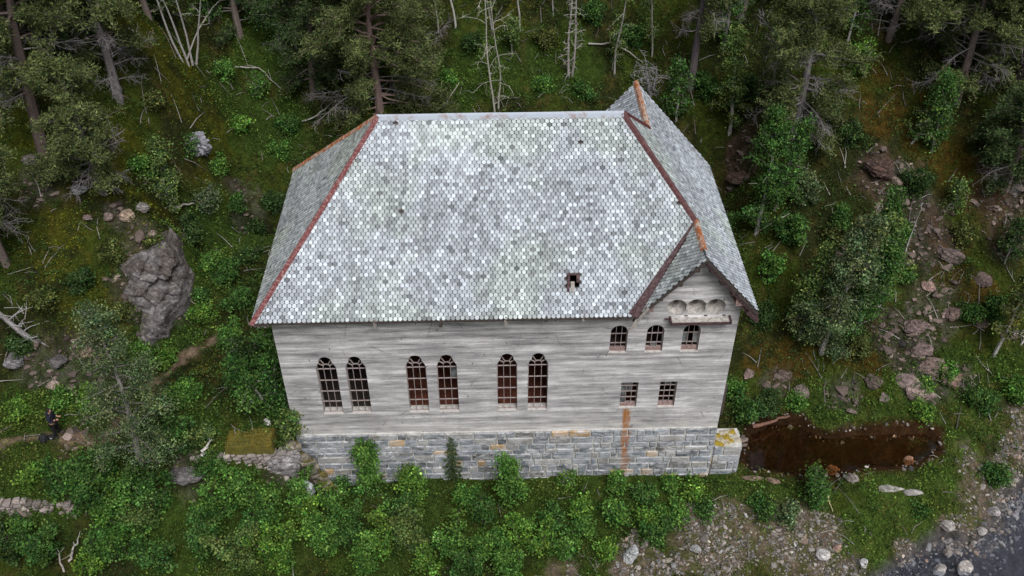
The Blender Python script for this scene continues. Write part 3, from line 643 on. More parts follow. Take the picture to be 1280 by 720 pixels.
# ------------------------------------------------------------------ foliage builders
def randdir(n, r): v = r.normal(size=(n, 3)); return v/np.linalg.norm(v, axis=1)[:, None]
def leaves(gm, c, l, w, col, r, dirs=None, jit=.3):
    n = len(c); d = randdir(n, r) if dirs is None else dirs
    x = np.cross(d, randdir(n, r)); x /= np.linalg.norm(x, axis=1)[:, None]+1e-9
    l = np.asarray(l)*r.uniform(.7, 1.3, n); w = np.asarray(w)*r.uniform(.7, 1.3, n)
    v = np.stack([c, c+d*(l*.45)[:, None]+x*(w*.5)[:, None], c+d*l[:, None], c+d*(l*.45)[:, None]-x*(w*.5)[:, None]], 1).reshape(-1, 3)
    col = np.asarray(col, float); col = np.tile(col, (n, 1)) if col.ndim == 1 else col
    k = r.normal(1, jit, (n, 1)).clip(.35, 2.2); gm.add(v, np.arange(4*n).reshape(-1, 4), col*k*np.array([1, 1, 1])+col*np.stack([(k[:, 0]-1)*.3, 0*k[:, 0], 0*k[:, 0]], 1))
def curve(p, d, L, n, r, bend=(0, 0, 0), wob=.15):
    p = np.array(p, float); d = np.array(d, float); pts = [p]
    for i in range(n):
        d = d+np.array(bend)/n+r.normal(0, wob, 3)/math.sqrt(n); d = d/np.linalg.norm(d); p = p+d*L/n; pts.append(p)
    return np.array(pts)
def interp(pts, t):
    t = np.asarray(t)*(len(pts)-1); i = np.clip(t.astype(int), 0, len(pts)-2); f = (t-i)[:, None]; return pts[i]*(1-f)+pts[i+1]*f
GREEN = dict(birch=(.115, .180, .055), bright=(.115, .225, .042), dark=(.048, .092, .030), olive=(.100, .125, .040), grey=(.115, .165, .078),
             pine=(.120, .155, .060), spruce=(.065, .105, .042), willow=(.095, .205, .045), deep=(.066, .145, .038))
GREEN = {k: (v[0]*1.04, v[1]*1.0, v[2]*.95) for k, v in GREEN.items()}
def broadleaf(base, h, r, seed, tint='birch', nl=5000, stems=1, lean=(0, 0), bare=.25, trunk=(.42, .40, .38), ls=.12, tr=None, dens=1., spire=False):
    """tapered stems with limbs and twigs, leaves in clumps on the twigs"""
    rs = np.random.RandomState(seed); T = Geo(); Cg = Geo(); cl = []; tr = tr or .018*h
    for s in range(stems):
        a = rs.uniform(0, 6.28); sp = .05 if stems == 1 else rs.uniform(.15, .34)+.22*r/max(h, .5)
        d = np.array([lean[0]+sp*math.cos(a), lean[1]+sp*math.sin(a), 1.]); hh = h*rs.uniform(.75, 1.) if stems > 1 else h
        pts = curve((rs.uniform(-.1, .1)*stems*.4, rs.uniform(-.1, .1)*stems*.4, -.3), d/np.linalg.norm(d), hh, 9, rs, (0, 0, .2), .10)
        T.tube(pts, np.linspace(tr, tr*.12, len(pts)), 6, np.array(trunk)*rs.uniform(.8, 1.1))
        nb = int((16+h*2.2)*dens/max(1, stems*(.85 if spire else .55)))
        for i in range(nb):
            t = bare+(1-bare)*((i+rs.uniform(0, 1))/nb)**.85; p = interp(pts, [min(t, .99)])[0]
            u_ = (t-bare)/(1-bare); prof = min(1, .4+u_*3)*(1-u_*.93)**.7 if stems == 1 else math.sin(math.pi*min(1, max(.06, (1-t)/(1-bare)))**.75*.93)
            L = r*max(.18, prof)*rs.uniform(.55, 1.2)/(1 if stems == 1 else 1.75); az_ = i*2.4+rs.uniform(-.5, .5); el_ = rs.uniform(.25, 1.0)+(.25 if spire else 0)
            b = curve(p, (math.cos(az_)*math.cos(el_), math.sin(az_)*math.cos(el_), math.sin(el_)), L*1.15, 5, rs, (0, 0, -.5), .25)
            T.tube(b, np.linspace(tr*.28, .008, len(b)), 4, np.array(trunk)*.55)
            nt_ = max(2, int(L*3.2))
            for k in range(nt_+1):
                q = interp(b, [rs.uniform(.3, 1)])[0]; dd = randdir(1, rs)[0]; dd[2] = dd[2]*.6+.1
                tw = curve(q, dd, rs.uniform(.25, .6)*(.5+L*.3), 2, rs, (0, 0, -.4), .2)
                if k % 2 == 0: T.tube(tw, [.012, .008, .005], 3, np.array(trunk)*.45)
                cl.append(tw[1]); cl.append(tw[2])
    cl = np.array(cl); nc = len(cl); per = max(3, int(nl/nc)); ct = rs.lognormal(0, .36, nc)
    c = np.repeat(cl, per, 0)+rs.normal(0, 1, (nc*per, 3))*np.array([.14, .14, .10])*(1+r*.12)*(.8 if spire else 1)
    base_c = np.array(GREEN[tint]); col = np.repeat(base_c[None]*ct[:, None]*np.stack([rs.normal(1, .12, nc), np.ones(nc), rs.normal(1, .1, nc)], 1), per, 0)
    leaves(Cg, c, ls, ls*.72, col, rs)
    return T, Cg
def pine(base, h, r, seed, tint='pine', nt=900, bare=.30, dead=.5, lean=(0, 0), trunk=(.20, .16, .145), nb=44, tr=None):
    """old pine: whorled limbs with needle tufts above, grey lichened dead limbs below"""
    rs = np.random.RandomState(seed); T = Geo(); Cg = Geo(); Dg = Geo(); tr = tr or .022*h+.06
    d = np.array([lean[0], lean[1], 1.]); pts = curve((0, 0, -.4), d/np.linalg.norm(d), h, 10, rs, (0, 0, .1), .09)
    T.tube(pts, np.linspace(tr, tr*.25, len(pts)), 8, trunk); tips = []; ct = []
    for i in range(nb):
        t = bare+(.99-bare)*(i+rs.uniform(0, 1))/nb; p = interp(pts, [t])[0]; u_ = (t-bare)/(1-bare)
        L = r*(.45+.75*math.sin(math.pi*min(1, .22+u_*.75)))*rs.uniform(.55, 1.15)*(1 if u_ < .9 else .6); az_ = rs.uniform(0, 6.28); el_ = rs.uniform(-.15, .35)+u_*.5
        b = curve(p, (math.cos(az_)*math.cos(el_), math.sin(az_)*math.cos(el_), math.sin(el_)), L, 6, rs, (0, 0, -.35), .35)
        isdead = u_ < dead and rs.rand() < .5
        (Dg if isdead else T).tube(b, np.linspace(tr*(.15 if isdead else .25), .010, len(b)), 4, (.21, .19, .195) if isdead else np.array(trunk)*.9)
        for k in range(int(7+L*4)):
            q = interp(b, [rs.uniform(.25, 1)])[0]; dd = b[-1]-b[0]; dd = dd/np.linalg.norm(dd)+randdir(1, rs)[0]*.9; dd[2] -= .15
            tw = curve(q, dd/np.linalg.norm(dd), rs.uniform(.3, .9), 3, rs, (0, 0, -.2 if isdead else .25), .3)
            if isdead:
                Dg.tube(tw, [.011, .009, .007, .005], 3, (.23, .21, .215))
                for m in range(4):
                    s = interp(tw, [rs.uniform(.2, 1)])[0]; t2 = curve(s, randdir(1, rs)[0], rs.uniform(.12, .35), 2, rs, (0, 0, -.3), .3); Dg.tube(t2, [.007, .006, .004], 3, (.22, .2, .205))
            else:
                T.tube(tw, [.014, .011, .009, .006], 3, (.17, .14, .13)); tips += [tw[1], tw[2], tw[3]]; ct += [rs.lognormal(0, .22)]*3
    tips = np.array(tips); ct = np.array(ct); per = max(8, int(nt*22/len(tips)))
    c = np.repeat(tips, per, 0)+rs.normal(0, .11, (len(tips)*per, 3)); dirs = randdir(len(c), rs); dirs[:, 2] = dirs[:, 2]*.7+.3; dirs /= np.linalg.norm(dirs, axis=1)[:, None]
    leaves(Cg, c, .19, .05, np.repeat(np.array(GREEN[tint])[None]*ct[:, None], per, 0), rs, dirs)
    return T, Cg, Dg
def bare_tree(h, seed, lean=(0, 0), nb=22, L0=1.2, col=(.36, .34, .33), tr=.11, start=.1, droop=-.3, stems=1, el0=.1, leafy=0, tint='birch'):
    rs = np.random.RandomState(seed); T = Geo(); Cg = Geo(); tips = []
    for s in range(stems):
        d = np.array([lean[0]+(s-(stems-1)/2)*.14, lean[1], 1.]); pts = curve((s*.18, s*.12, -.3), d/np.linalg.norm(d), h*(1-.12*s), 12, rs, (0, 0, .1), .16)
        T.tube(pts, np.linspace(tr, tr*.25, len(pts)), 6, col)
        for i in range(nb):
            t = start+(.98-start)*(i+rs.rand())/nb; p = interp(pts, [t])[0]; az_ = rs.uniform(0, 6.28); el_ = rs.uniform(-.3, .5)+el0
            b = curve(p, (math.cos(az_)*math.cos(el_), math.sin(az_)*math.cos(el_), math.sin(el_)), L0*rs.uniform(.3, 1.1), 5, rs, (0, 0, droop), .4)
            T.tube(b, np.linspace(tr*.26, .010, len(b)), 4, np.array(col)*rs.uniform(.75, 1.15))
            for k in range(4):
                q = interp(b, [rs.uniform(.3, 1)])[0]; tw = curve(q, randdir(1, rs)[0], L0*rs.uniform(.15, .4), 3, rs, (0, 0, droop), .35); T.tube(tw, [.012, .009, .007, .005], 3, np.array(col)*.9); tips.append(tw[2])
    if leafy:
        tips = np.array(tips); per = max(1, int(leafy/len(tips))); c = np.repeat(tips, per, 0)+rs.normal(0, .16, (len(tips)*per, 3)); leaves(Cg, c, .12, .085, np.array(GREEN[tint]), rs)
    return T, Cg
def plant(name, loc, label, cat, pieces, group=None):
    r_ = empty(name, loc, label, cat, group)
    for nm_, gm, mt in pieces:
        if gm.p: gm.build(nm_, mt, r_)
    return r_
n_tree = [100]
def birch(px, py, h, r, label, tint='birch', nl=5000, cat='tree', name='birch_tree', group=None, **k):
    n_tree[0] += 1; T, Cg = broadleaf(None, h, r, n_tree[0], tint, nl, **k); p = at(px, py)
    return plant(name, p, label, cat, [('trunk', T, BARK), ('crown', Cg, LEAF)], group or 'birches and leafy trees on the slopes')
def pine_t(px, py, h, r, label, name='pine_tree', **k):
    n_tree[0] += 1; T, Cg, Dg = pine(None, h, r, n_tree[0], **k); p = at(px, py)
    return plant(name, p, label, 'tree', [('trunk', T, BARK), ('crown', Cg, LEAF), ('dead_branches', Dg, BARK)], 'pines on the hillside')
def bare_t(px, py, h, label, name='dead_tree', cat='tree', group=None, **k):
    n_tree[0] += 1; T, Cg = bare_tree(h, n_tree[0], **k); p = at(px, py)
    return plant(name, p, label, cat, [('trunk', T, BARK), ('crown', Cg, LEAF)], group)
def shrub(px, py, h, r, label, tint='willow', nl=1500, **k):
    k.setdefault('spire', True); k.setdefault('stems', 5); k.setdefault('bare', .12); k.setdefault('trunk', (.16, .13, .11)); k.setdefault('tr', .03)
    return birch(px, py, h, r, label, tint, nl, 'shrub', 'shrub', 'leafy shrubs around the building', **k)

# pines
pine_t(55, 192, 12, 2.4, 'tall pine with dark trunk near the upper left corner', nt=1500, bare=.30, trunk=(.13, .10, .09), dead=.35, nb=50)
pine_t(147, 122, 9, 2.2, 'grey twiggy pine left of the group of four pale birch stems', nt=1200, bare=.12, trunk=(.2, .18, .18), nb=50)
pine_t(130, 243, 7.5, 1.9, 'pine with bare grey twiggy lower limbs, left of the mossy boulder', nt=1100, bare=.10, dead=.45, trunk=(.2, .18, .18), nb=44)
pine_t(8, 330, 7, 1.5, 'dark pine cut by the left edge above the leaning dead trunk', nt=800, bare=.25)
pine_t(475, 140, 9.5, 4.0, 'broad pine with tangled grey limbs just behind the left end of the ridge', nt=4200, bare=.03, dead=.38, nb=100, trunk=(.28, .2, .18))
pine_t(392, 118, 9, 2.0, 'narrow dark pine left of the broad pine behind the ridge', nt=1100, bare=.15, tint='spruce', dead=.3)
pine_t(988, 182, 10, 2.5, 'tall grey pine with drooping dead limbs behind the right gable', nt=1500, bare=.12, dead=.6, trunk=(.21, .19, .195), nb=66)
pine_t(864, 108, 9, 1.3, 'pine with thick dark trunk behind the rear gable peak', nt=400, bare=.42, trunk=(.16, .13, .14), dead=.3)
pine_t(1195, 128, 9, 2.7, 'dark wide pine near the top right, left of the cornermost pine', nt=1900, bare=.16, dead=.4, nb=60, tint='pine')
pine_t(1262, 130, 9, 2.4, 'dark pine in the upper right corner', nt=1500, bare=.22, dead=.35, trunk=(.12, .10, .1))
pine_t(1258, 235, 6, 1.7, 'low dark pine at the right edge above the bare reddish soil', nt=1100, bare=.12, dead=.3, tint='spruce')
pine_t(1110, 50, 7, 2., 'dark pine at the top edge between the small light green shrub and the wide pine', nt=1000, bare=.15, tint='spruce')
pine_t(300, 45, 8, 1.8, 'dark slender pine at the top edge right of the bent sapling', nt=1000, bare=.1, tint='spruce', dead=.2)
for i, (px, py, h, r_, lab) in enumerate([
 (95, 60, 8, 1.9, 'pine between the tall dark-trunked pine and the grey twiggy one'),(20, 60, 8, 2.0, 'dark pine in the upper left corner'),
 (185, 20, 7, 1.6, 'dark pine top just left of the four birch stems, at the top edge'),(430, 40, 8, 2.0, 'dark pine behind the broad pine at the top edge'),
 (930, 10, 7, 1.8, 'dark pine at the top edge above the narrow pale birch'),(1040, 10, 7, 1.7, 'pine at the top edge above the thin young birch'),
 (1230, 60, 8, 2.0, 'pine crown in the top right filling the gap between the two widest pines')]): pine_t(px, py, h, r_, lab, nt=1300, bare=.05, dead=.2 if i != 2 else 0, nb=46, tint=('spruce', 'pine')[i % 2])
# pale stems at the top
bare_t(230, 78, 9, 'group of four pale birch stems fanning out at the top left', 'birch_tree', stems=4, nb=6, L0=.8, start=.4, col=(.36, .34, .33), tr=.065, leafy=500, group=None)
for px, py, h, lab, kw in [
 (548, 42, 8, 'thin pale birch stem, first from the left along the top edge behind the roof', dict(tr=.06)),
 (570, 36, 8, 'smooth white birch stem standing right of the thinnest one at the top', dict(tr=.08, col=(.5, .48, .46))),
 (617, 40, 7, 'birch stem with a curved foot at the top, just left of the broken-branched birch', dict(tr=.07, lean=(-.22, 0))),
 (650, 40, 8, 'straight pale stem at the top, just right of the broken-branched birch', dict(tr=.08)),
 (711, 99, 8, 'crooked double birch with lichened stems above the middle of the ridge', dict(tr=.10, stems=2, nb=26, L0=.9, start=.1, col=(.38, .35, .33), lean=(.06, 0))),
 (768, 96, 8, 'thin upright birch left of the rear gable peak', dict(tr=.08, leafy=500, start=.3)),
 (815, 72, 7, 'slender leafy birch above the rear gable peak', dict(tr=.07, leafy=900, start=.15, nb=16)),
 (692, 20, 6, 'short thin stem at the top edge left of the crooked double birch', dict(tr=.05))]:
    k = dict(nb=9, L0=.7, start=.3, col=(.38, .36, .34), tr=.08, leafy=300); k.update(kw); k['tr'] *= .8; bare_t(px, py, h, lab, 'birch_tree', **k)
bare_t(619, 141, 8.5, 'birch with broken pale branches and one leafy clump rising behind the ridge', 'birch_tree', tr=.06, nb=12, L0=1.7, start=.08, col=(.46, .44, .38), stems=2, leafy=260)
bare_t(812, 118, 2.3, 'grey leafless bush beside the rear gable peak', 'dead_bush', 'bush', nb=24, L0=1.2, tr=.05, start=.1, stems=2, col=(.36, .34, .36))
bare_t(1130, 322, 3.6, 'thin white dead stem standing on the rocky slope', nb=5, L0=.4, tr=.045, col=(.5, .48, .46))
bare_t(48, 428, 6.0, 'grey dead trunk leaning left with bare side branches at the left edge', nb=34, L0=1.3, tr=.14, lean=(-.55, .0), start=.04, col=(.36, .34, .34), droop=-.5)
bare_t(1275, 432, 2.6, 'white forked dead branches sticking up at the right edge', nb=7, L0=.9, tr=.06, col=(.55, .52, .5), lean=(.2, 0), start=.2)
bare_t(1000, 180, 2.6, 'knot of grey dead twigs at the foot of the tall grey pine', 'dead_bush', 'bush', nb=26, L0=1., tr=.05, stems=2, col=(.34, .32, .34))
# leafy trees
birch(912, 168, 6.4, 1.25, 'narrow pale green birch behind the right gable', tint='birch', nl=5500, bare=.12)
birch(946, 292, 7.4, 1.55, 'dark green birch close to the right edge of the roof', tint='deep', nl=9000, bare=.08)
birch(1026, 440, 9.2, 1.9, 'tall grey-green birch on the slope right of the building', tint='grey', nl=20000, bare=.03, dens=1.7)
birch(1098, 385, 6.2, 1.35, 'rounded green birch right of the tall grey-green one', tint='birch', nl=7000, bare=.1)
birch(1062, 402, 2.6, .9, 'small birch in front of the rounded one, above the ochre moss', tint='birch', nl=2600, bare=.1)
birch(1136, 180, 4.2, 1.3, 'leafy sapling leaning right in the upper right woods', tint='birch', nl=3000, bare=.15, lean=(.35, 0))
birch(1242, 445, 6.2, 1.15, 'sparse birch near the right edge above the grass', tint='olive', nl=3400, bare=.25)
birch(1190, 262, 2.2, .7, 'small young tree beside the bare reddish soil', tint='birch', nl=1200, bare=.1)
birch(1072, 92, 2.4, .9, 'small light green bush alone on the upper right moss', tint='bright', nl=1600, bare=.1, stems=3, cat='bush', name='bush')
birch(1060, 55, 4, 1.2, 'thin young birch above the small light green bush', tint='deep', nl=1600)
birch(1255, 330, 3.2, 1.1, 'dark bushy young birch at the right edge below the reddish soil', tint='dark', nl=2200, bare=.1)
birch(186, 600, 9.6, 2.3, 'tall feathery grey-green birch in the left foreground', tint='grey', nl=19000, bare=.1, trunk=(.34, .31, .30), ls=.09, dens=1.5)
birch(346, 520, 5.2, 1.7, 'dense dark green tree against the left end of the building', tint='deep', nl=13000, bare=.05, stems=2)
birch(312, 470, 3.0, 1.0, 'dark rounded tree under the left eave corner', tint='dark', nl=3600, bare=.05, stems=2)
birch(362, 558, 2.9, .75, 'leafy branch-like sapling covering the lower left wall corner', tint='birch', nl=2400, bare=.1, lean=(.18, -.1))
birch(214, 262, 2.8, 1.0, 'pale green bush on the mossy slope below the mossy boulder', tint='birch', nl=2200, bare=.05, stems=3)
birch(258, 262, 1.8, .8, 'greyish small bush at the top of the rock face', tint='grey', nl=1300, bare=.05, stems=3)
birch(240, 190, 1.2, .6, 'small bush growing out of the mossy boulder', tint='deep', nl=900, bare=.05, stems=3)
birch(640, 72, 2.6, 1., 'leafy clump between the birch stems above the ridge', tint='birch', nl=1500, bare=.4)
birch(770, 75, 2.2, .8, 'small leafy sapling right of the thin upright birch', tint='birch', nl=900, bare=.2)
birch(845, 150, 4.2, 1.0, 'leafy birch between the rear gable peak and the narrow pale birch', tint='deep', nl=2600, bare=.1)
birch(350, 60, 6.5, 1.7, 'green leafy tree left of the broad pine at the top', tint='deep', nl=5000, bare=.1)
birch(262, 30, 4, 1.2, 'leafy young tree behind the bent sapling', tint='deep', nl=2200, bare=.1)
birch(322, 118, 1.6, .9, 'low green bush among the herbs on the upper left slope', tint='willow', nl=1200, stems=4, bare=.05)
birch(1062, 425, 7.2, 1.0, 'slim upright birch between the tall birch and the rounded birch', tint='deep', nl=6500, bare=.05, dens=1.4)
birch(998, 425, 6.4, .95, 'slim upright birch just left of the tall grey-green birch', tint='birch', nl=5500, bare=.05, dens=1.4)
birch(1092, 345, 5.4, 1.0, 'slim birch uphill of the rounded birch', tint='deep', nl=5000, bare=.05, dens=1.4)
birch(968, 262, 6.0, 1.1, 'slim dark birch beside the dark green birch at the roof edge', tint='deep', nl=5500, bare=.05, dens=1.4)
birch(1165, 190, 4.6, 1.0, 'slim birch below the wide dark pine at the upper right', tint='deep', nl=3500, bare=.08, dens=1.3)
birch(905, 60, 5.5, 1.1, 'slim birch at the top between the thick dark trunk and the pale green birch', tint='deep', nl=3800, bare=.1)
birch(205, 240, 3.2, .9, 'upright pale sapling beside the mossy boulder, left of it', tint='birch', nl=2600, bare=.05)
# front saplings
birch(462, 616, 3.5, .85, 'tall leafy sapling left of the spruce in front of the foundation', tint='willow', nl=4200, bare=.04, trunk=(.2, .17, .15))
birch(516, 622, 2.3, .7, 'rounded sapling between the tall leafy sapling and the spruce', tint='bright', nl=2600, bare=.04, trunk=(.2, .17, .15))
birch(641, 628, 3.8, .95, 'tallest leafy sapling in front of the middle of the foundation', tint='willow', nl=4800, bare=.04, trunk=(.2, .17, .15))
birch(706, 603, 1.1, .5, 'small round shrub at the foundation right of the tallest sapling', tint='bright', nl=900, bare=.04, stems=3)
birch(1018, 628, 2.6, .62, 'narrow dark shrub standing at the near edge of the pond', tint='deep', nl=2600, bare=.04, stems=2)
def spruce(px, py, h, r, label, seed):
    rs = np.random.RandomState(seed); T = Geo(); Cg = Geo(); T.tube([(0,0,-.2),(0,0,h*.5),(0,0,h)], [.05, .03, .008], 6, (.2, .15, .12)); c = []; d = []
    for i in range(110):
        t = .06+.93*i/110; L = r*(1-t)**.8*rs.uniform(.6, 1.1)+.06; a = i*2.4; q = np.array([0, 0, h*t]); e = np.array([math.cos(a), math.sin(a), .12])*L
        T.tube([q, q+e*.5, q+e+np.array([0, 0, -.04])], [.01, .007, .004], 3, (.2, .15, .12))
        for k in range(int(24+L*120)): s = rs.rand(); c.append(q+e*s+rs.normal(0, .03, 3)); v = e/L+rs.normal(0, .6, 3); d.append(v/np.linalg.norm(v))
    leaves(Cg, np.array(c), .11, .034, np.array(GREEN['spruce']), rs, np.array(d)); return plant('spruce_sapling', at(px, py), label, 'tree', [('trunk', T, BARK), ('crown', Cg, LEAF)])
spruce(567, 597, 3.1, .55, 'slim dark spruce sapling standing against the stone foundation', 3)

SH = [(100,640,2.6,1.2,'deep','dark shrub right of the old dry stone wall'),(150,655,2.4,1.1,'willow','light green shrub below the feathery birch'),
(205,640,2.6,1.2,'deep','dark green bush right of the feathery birch foot'),(60,700,2.2,1.2,'deep','dark bush below the old dry stone wall'),
(15,700,1.8,1.,'dark','dark bush in the lower left corner'),(120,712,1.1,.6,'bright','bright yellow-green shrub on the bottom edge beside the bare twigs'),
(250,560,1.8,1.,'birch','pale bush left of the flat mossy slab'),(222,560,2.2,1.1,'deep','dark bush between the path and the flat mossy slab'),
(268,590,1.2,.7,'deep','low dark bush at the left end of the flat mossy slab'),(290,640,2.3,1.1,'willow','fresh green bush below the flat mossy slab'),
(335,650,2.4,1.1,'willow','bushy shrub below the rubble beside the foundation'),(372,625,1.6,.7,'willow','small shrub at the foot of the rubble wing wall'),
(250,690,2.2,1.2,'deep','dark green bush left of the pale-leaved one on the bottom slope'),(300,705,2.4,1.2,'birch','pale-leaved shrub low on the left slope'),
(350,712,2.3,1.1,'bright','bright shrub on the bottom edge, left of centre'),(400,690,2.1,1.,'willow','mid green shrub below the tall leafy sapling'),
(440,680,1.9,.9,'deep','dark shrub just right of the mid green one'),(420,640,1.5,.8,'willow','shrub beside the left corner of the foundation'),
(480,690,2.1,.9,'bright','light shrub in the thicket below the rounded sapling'),(520,685,2.2,1.,'birch','greyish green shrub below the spruce'),
(560,690,1.9,.9,'willow','broad shrub in the thicket straight below the spruce'),(540,716,1.3,.7,'bright','small bright shrub on the bottom edge below the spruce'),
(500,645,1.3,.7,'deep','low dark shrub just in front of the rounded sapling'),(600,650,1.5,.8,'deep','low shrub between the spruce and the tallest sapling'),
(610,695,1.7,.9,'willow','green shrub below and left of the tallest sapling'),(660,690,1.9,.9,'bright','bright leafy shrub below the tallest sapling'),
(690,650,1.2,.8,'deep','dark low shrub below the small round shrub'),(730,665,1.3,.8,'willow','shrub left of the pale split boulder'),
(770,650,1.6,.8,'willow','taller shrub above the pale split boulder'),(820,672,1.6,.8,'deep','shrub right of the pale split boulder'),
(835,655,1.4,.9,'willow','leafy shrub left of the gravel bank'),(765,610,1.2,.7,'willow','shrub at the foot of the rust streak'),
(800,625,1.3,.8,'deep','low shrub right below the rust streak'),(860,620,1.1,.8,'bright','shrub before the right part of the foundation'),
(880,640,.8,.7,'deep','low green shrub below the stone buttress'),(955,640,1.0,.8,'deep','dark shrub between the buttress and the narrow pond shrub'),
(985,650,1.2,.55,'grey','greyish shrub at the top of the gravel bank'),(1238,600,1.2,.9,'deep','round shrub on the shingle at the right'),
(1145,640,.6,.5,'deep','tiny dark shrub in the grass beside the pale flat stones'),(930,520,1.8,.9,'deep','dark shrub between the building and the pond'),
(958,515,1.5,.9,'dark','darkest shrub at the head of the pond'),(915,500,1.4,.6,'willow','shrub tight against the right wall of the building'),
(990,505,.9,.7,'willow','low shrub above the pond near the slope foot'),(1225,510,1.6,1.,'deep','leafy shrub under the sparse birch'),
(1265,500,1.7,1.1,'willow','green shrub at the right edge above the shingle'),(1150,520,.8,.8,'bright','low bright shrub above the far end of the pond'),
(280,350,1.4,1.1,'deep','dark shrub between the rock face and the roof'),(310,330,1.2,1.,'dark','shrub under the dark hollow by the left roof edge'),
(215,455,1.1,1.1,'bright','bright broad-leaved shrub at the foot of the rock face'),(180,445,.9,.9,'willow','low shrub at the lower tip of the rock face'),
(255,395,1.1,1.,'bright','bright herb-like shrub right of the rock face'),(110,505,1.2,.9,'bright','bright bush behind the person on the path'),
(30,515,.9,1.1,'bright','low bright bush left of the person'),(75,505,.9,.9,'willow','green bush right behind the person'),
(40,595,.9,1.1,'bright','bright bush on the bank below the person'),(85,600,.9,.9,'willow','bush at the top of the dry stone wall'),
(240,500,1.3,1.,'willow','shrub beside the bend of the path'),(170,505,1.0,.9,'birch','pale shrub at the near side of the path bend'),
(275,215,1.,.9,'willow','low shrub on the moss left of the roof'),(905,290,1.4,.9,'deep','dark shrub touching the right roof edge'),
(1150,490,.9,.6,'willow','little shrub among the grey slabs'),(1180,470,1.,.7,'willow','shrub just above the grey slabs'),
(1120,350,1.1,.8,'deep','small shrub on the scree right of the rounded birch'),(1040,300,1.2,.8,'olive','olive shrub behind the tall grey-green birch')]
SH += [(165,690,1.9,1.,'willow','shrub on the lower left slope right of the bare forked branch'),(200,705,1.9,1.,'deep','dark shrub at the bottom edge, left of the big dark green bush'),
(180,665,1.8,.9,'birch','paler shrub under the feathery birch foot'),(135,690,1.5,.8,'deep','dark low shrub beside the bare forked branch'),(30,675,1.2,.8,'willow','green shrub at the left edge below the dry stone wall'),
(268,665,1.8,.9,'willow','shrub between the mossy slab and the bottom thicket'),(325,680,2.,.9,'deep','dark shrub in the middle of the left thicket'),(385,665,1.8,.9,'bright','light green shrub below the wing wall'),
(455,712,1.8,.9,'willow','shrub on the bottom edge under the tall leafy sapling'),(585,716,1.5,.8,'deep','dark shrub at the bottom edge right of the small bright one'),(640,716,1.4,.8,'willow','shrub at the bottom edge straight below the tallest sapling'),
(700,690,1.5,.8,'willow','loose shrub right of the bright leafy one'),(725,640,1.2,.7,'bright','bright low shrub near the foundation, left of the rust streak'),(585,630,1.,.6,'willow','low shrub close to the spruce on its right'),
(430,612,1.,.5,'deep','low shrub at the foundation left of the tall leafy sapling'),(760,690,1.2,.7,'bright','small shrub touching the pale split boulder'),(835,610,.9,.7,'willow','low shrub between the rust streak and the buttress'),
(810,655,1.3,.8,'bright','light green shrub at the upper left rim of the gravel bank')]
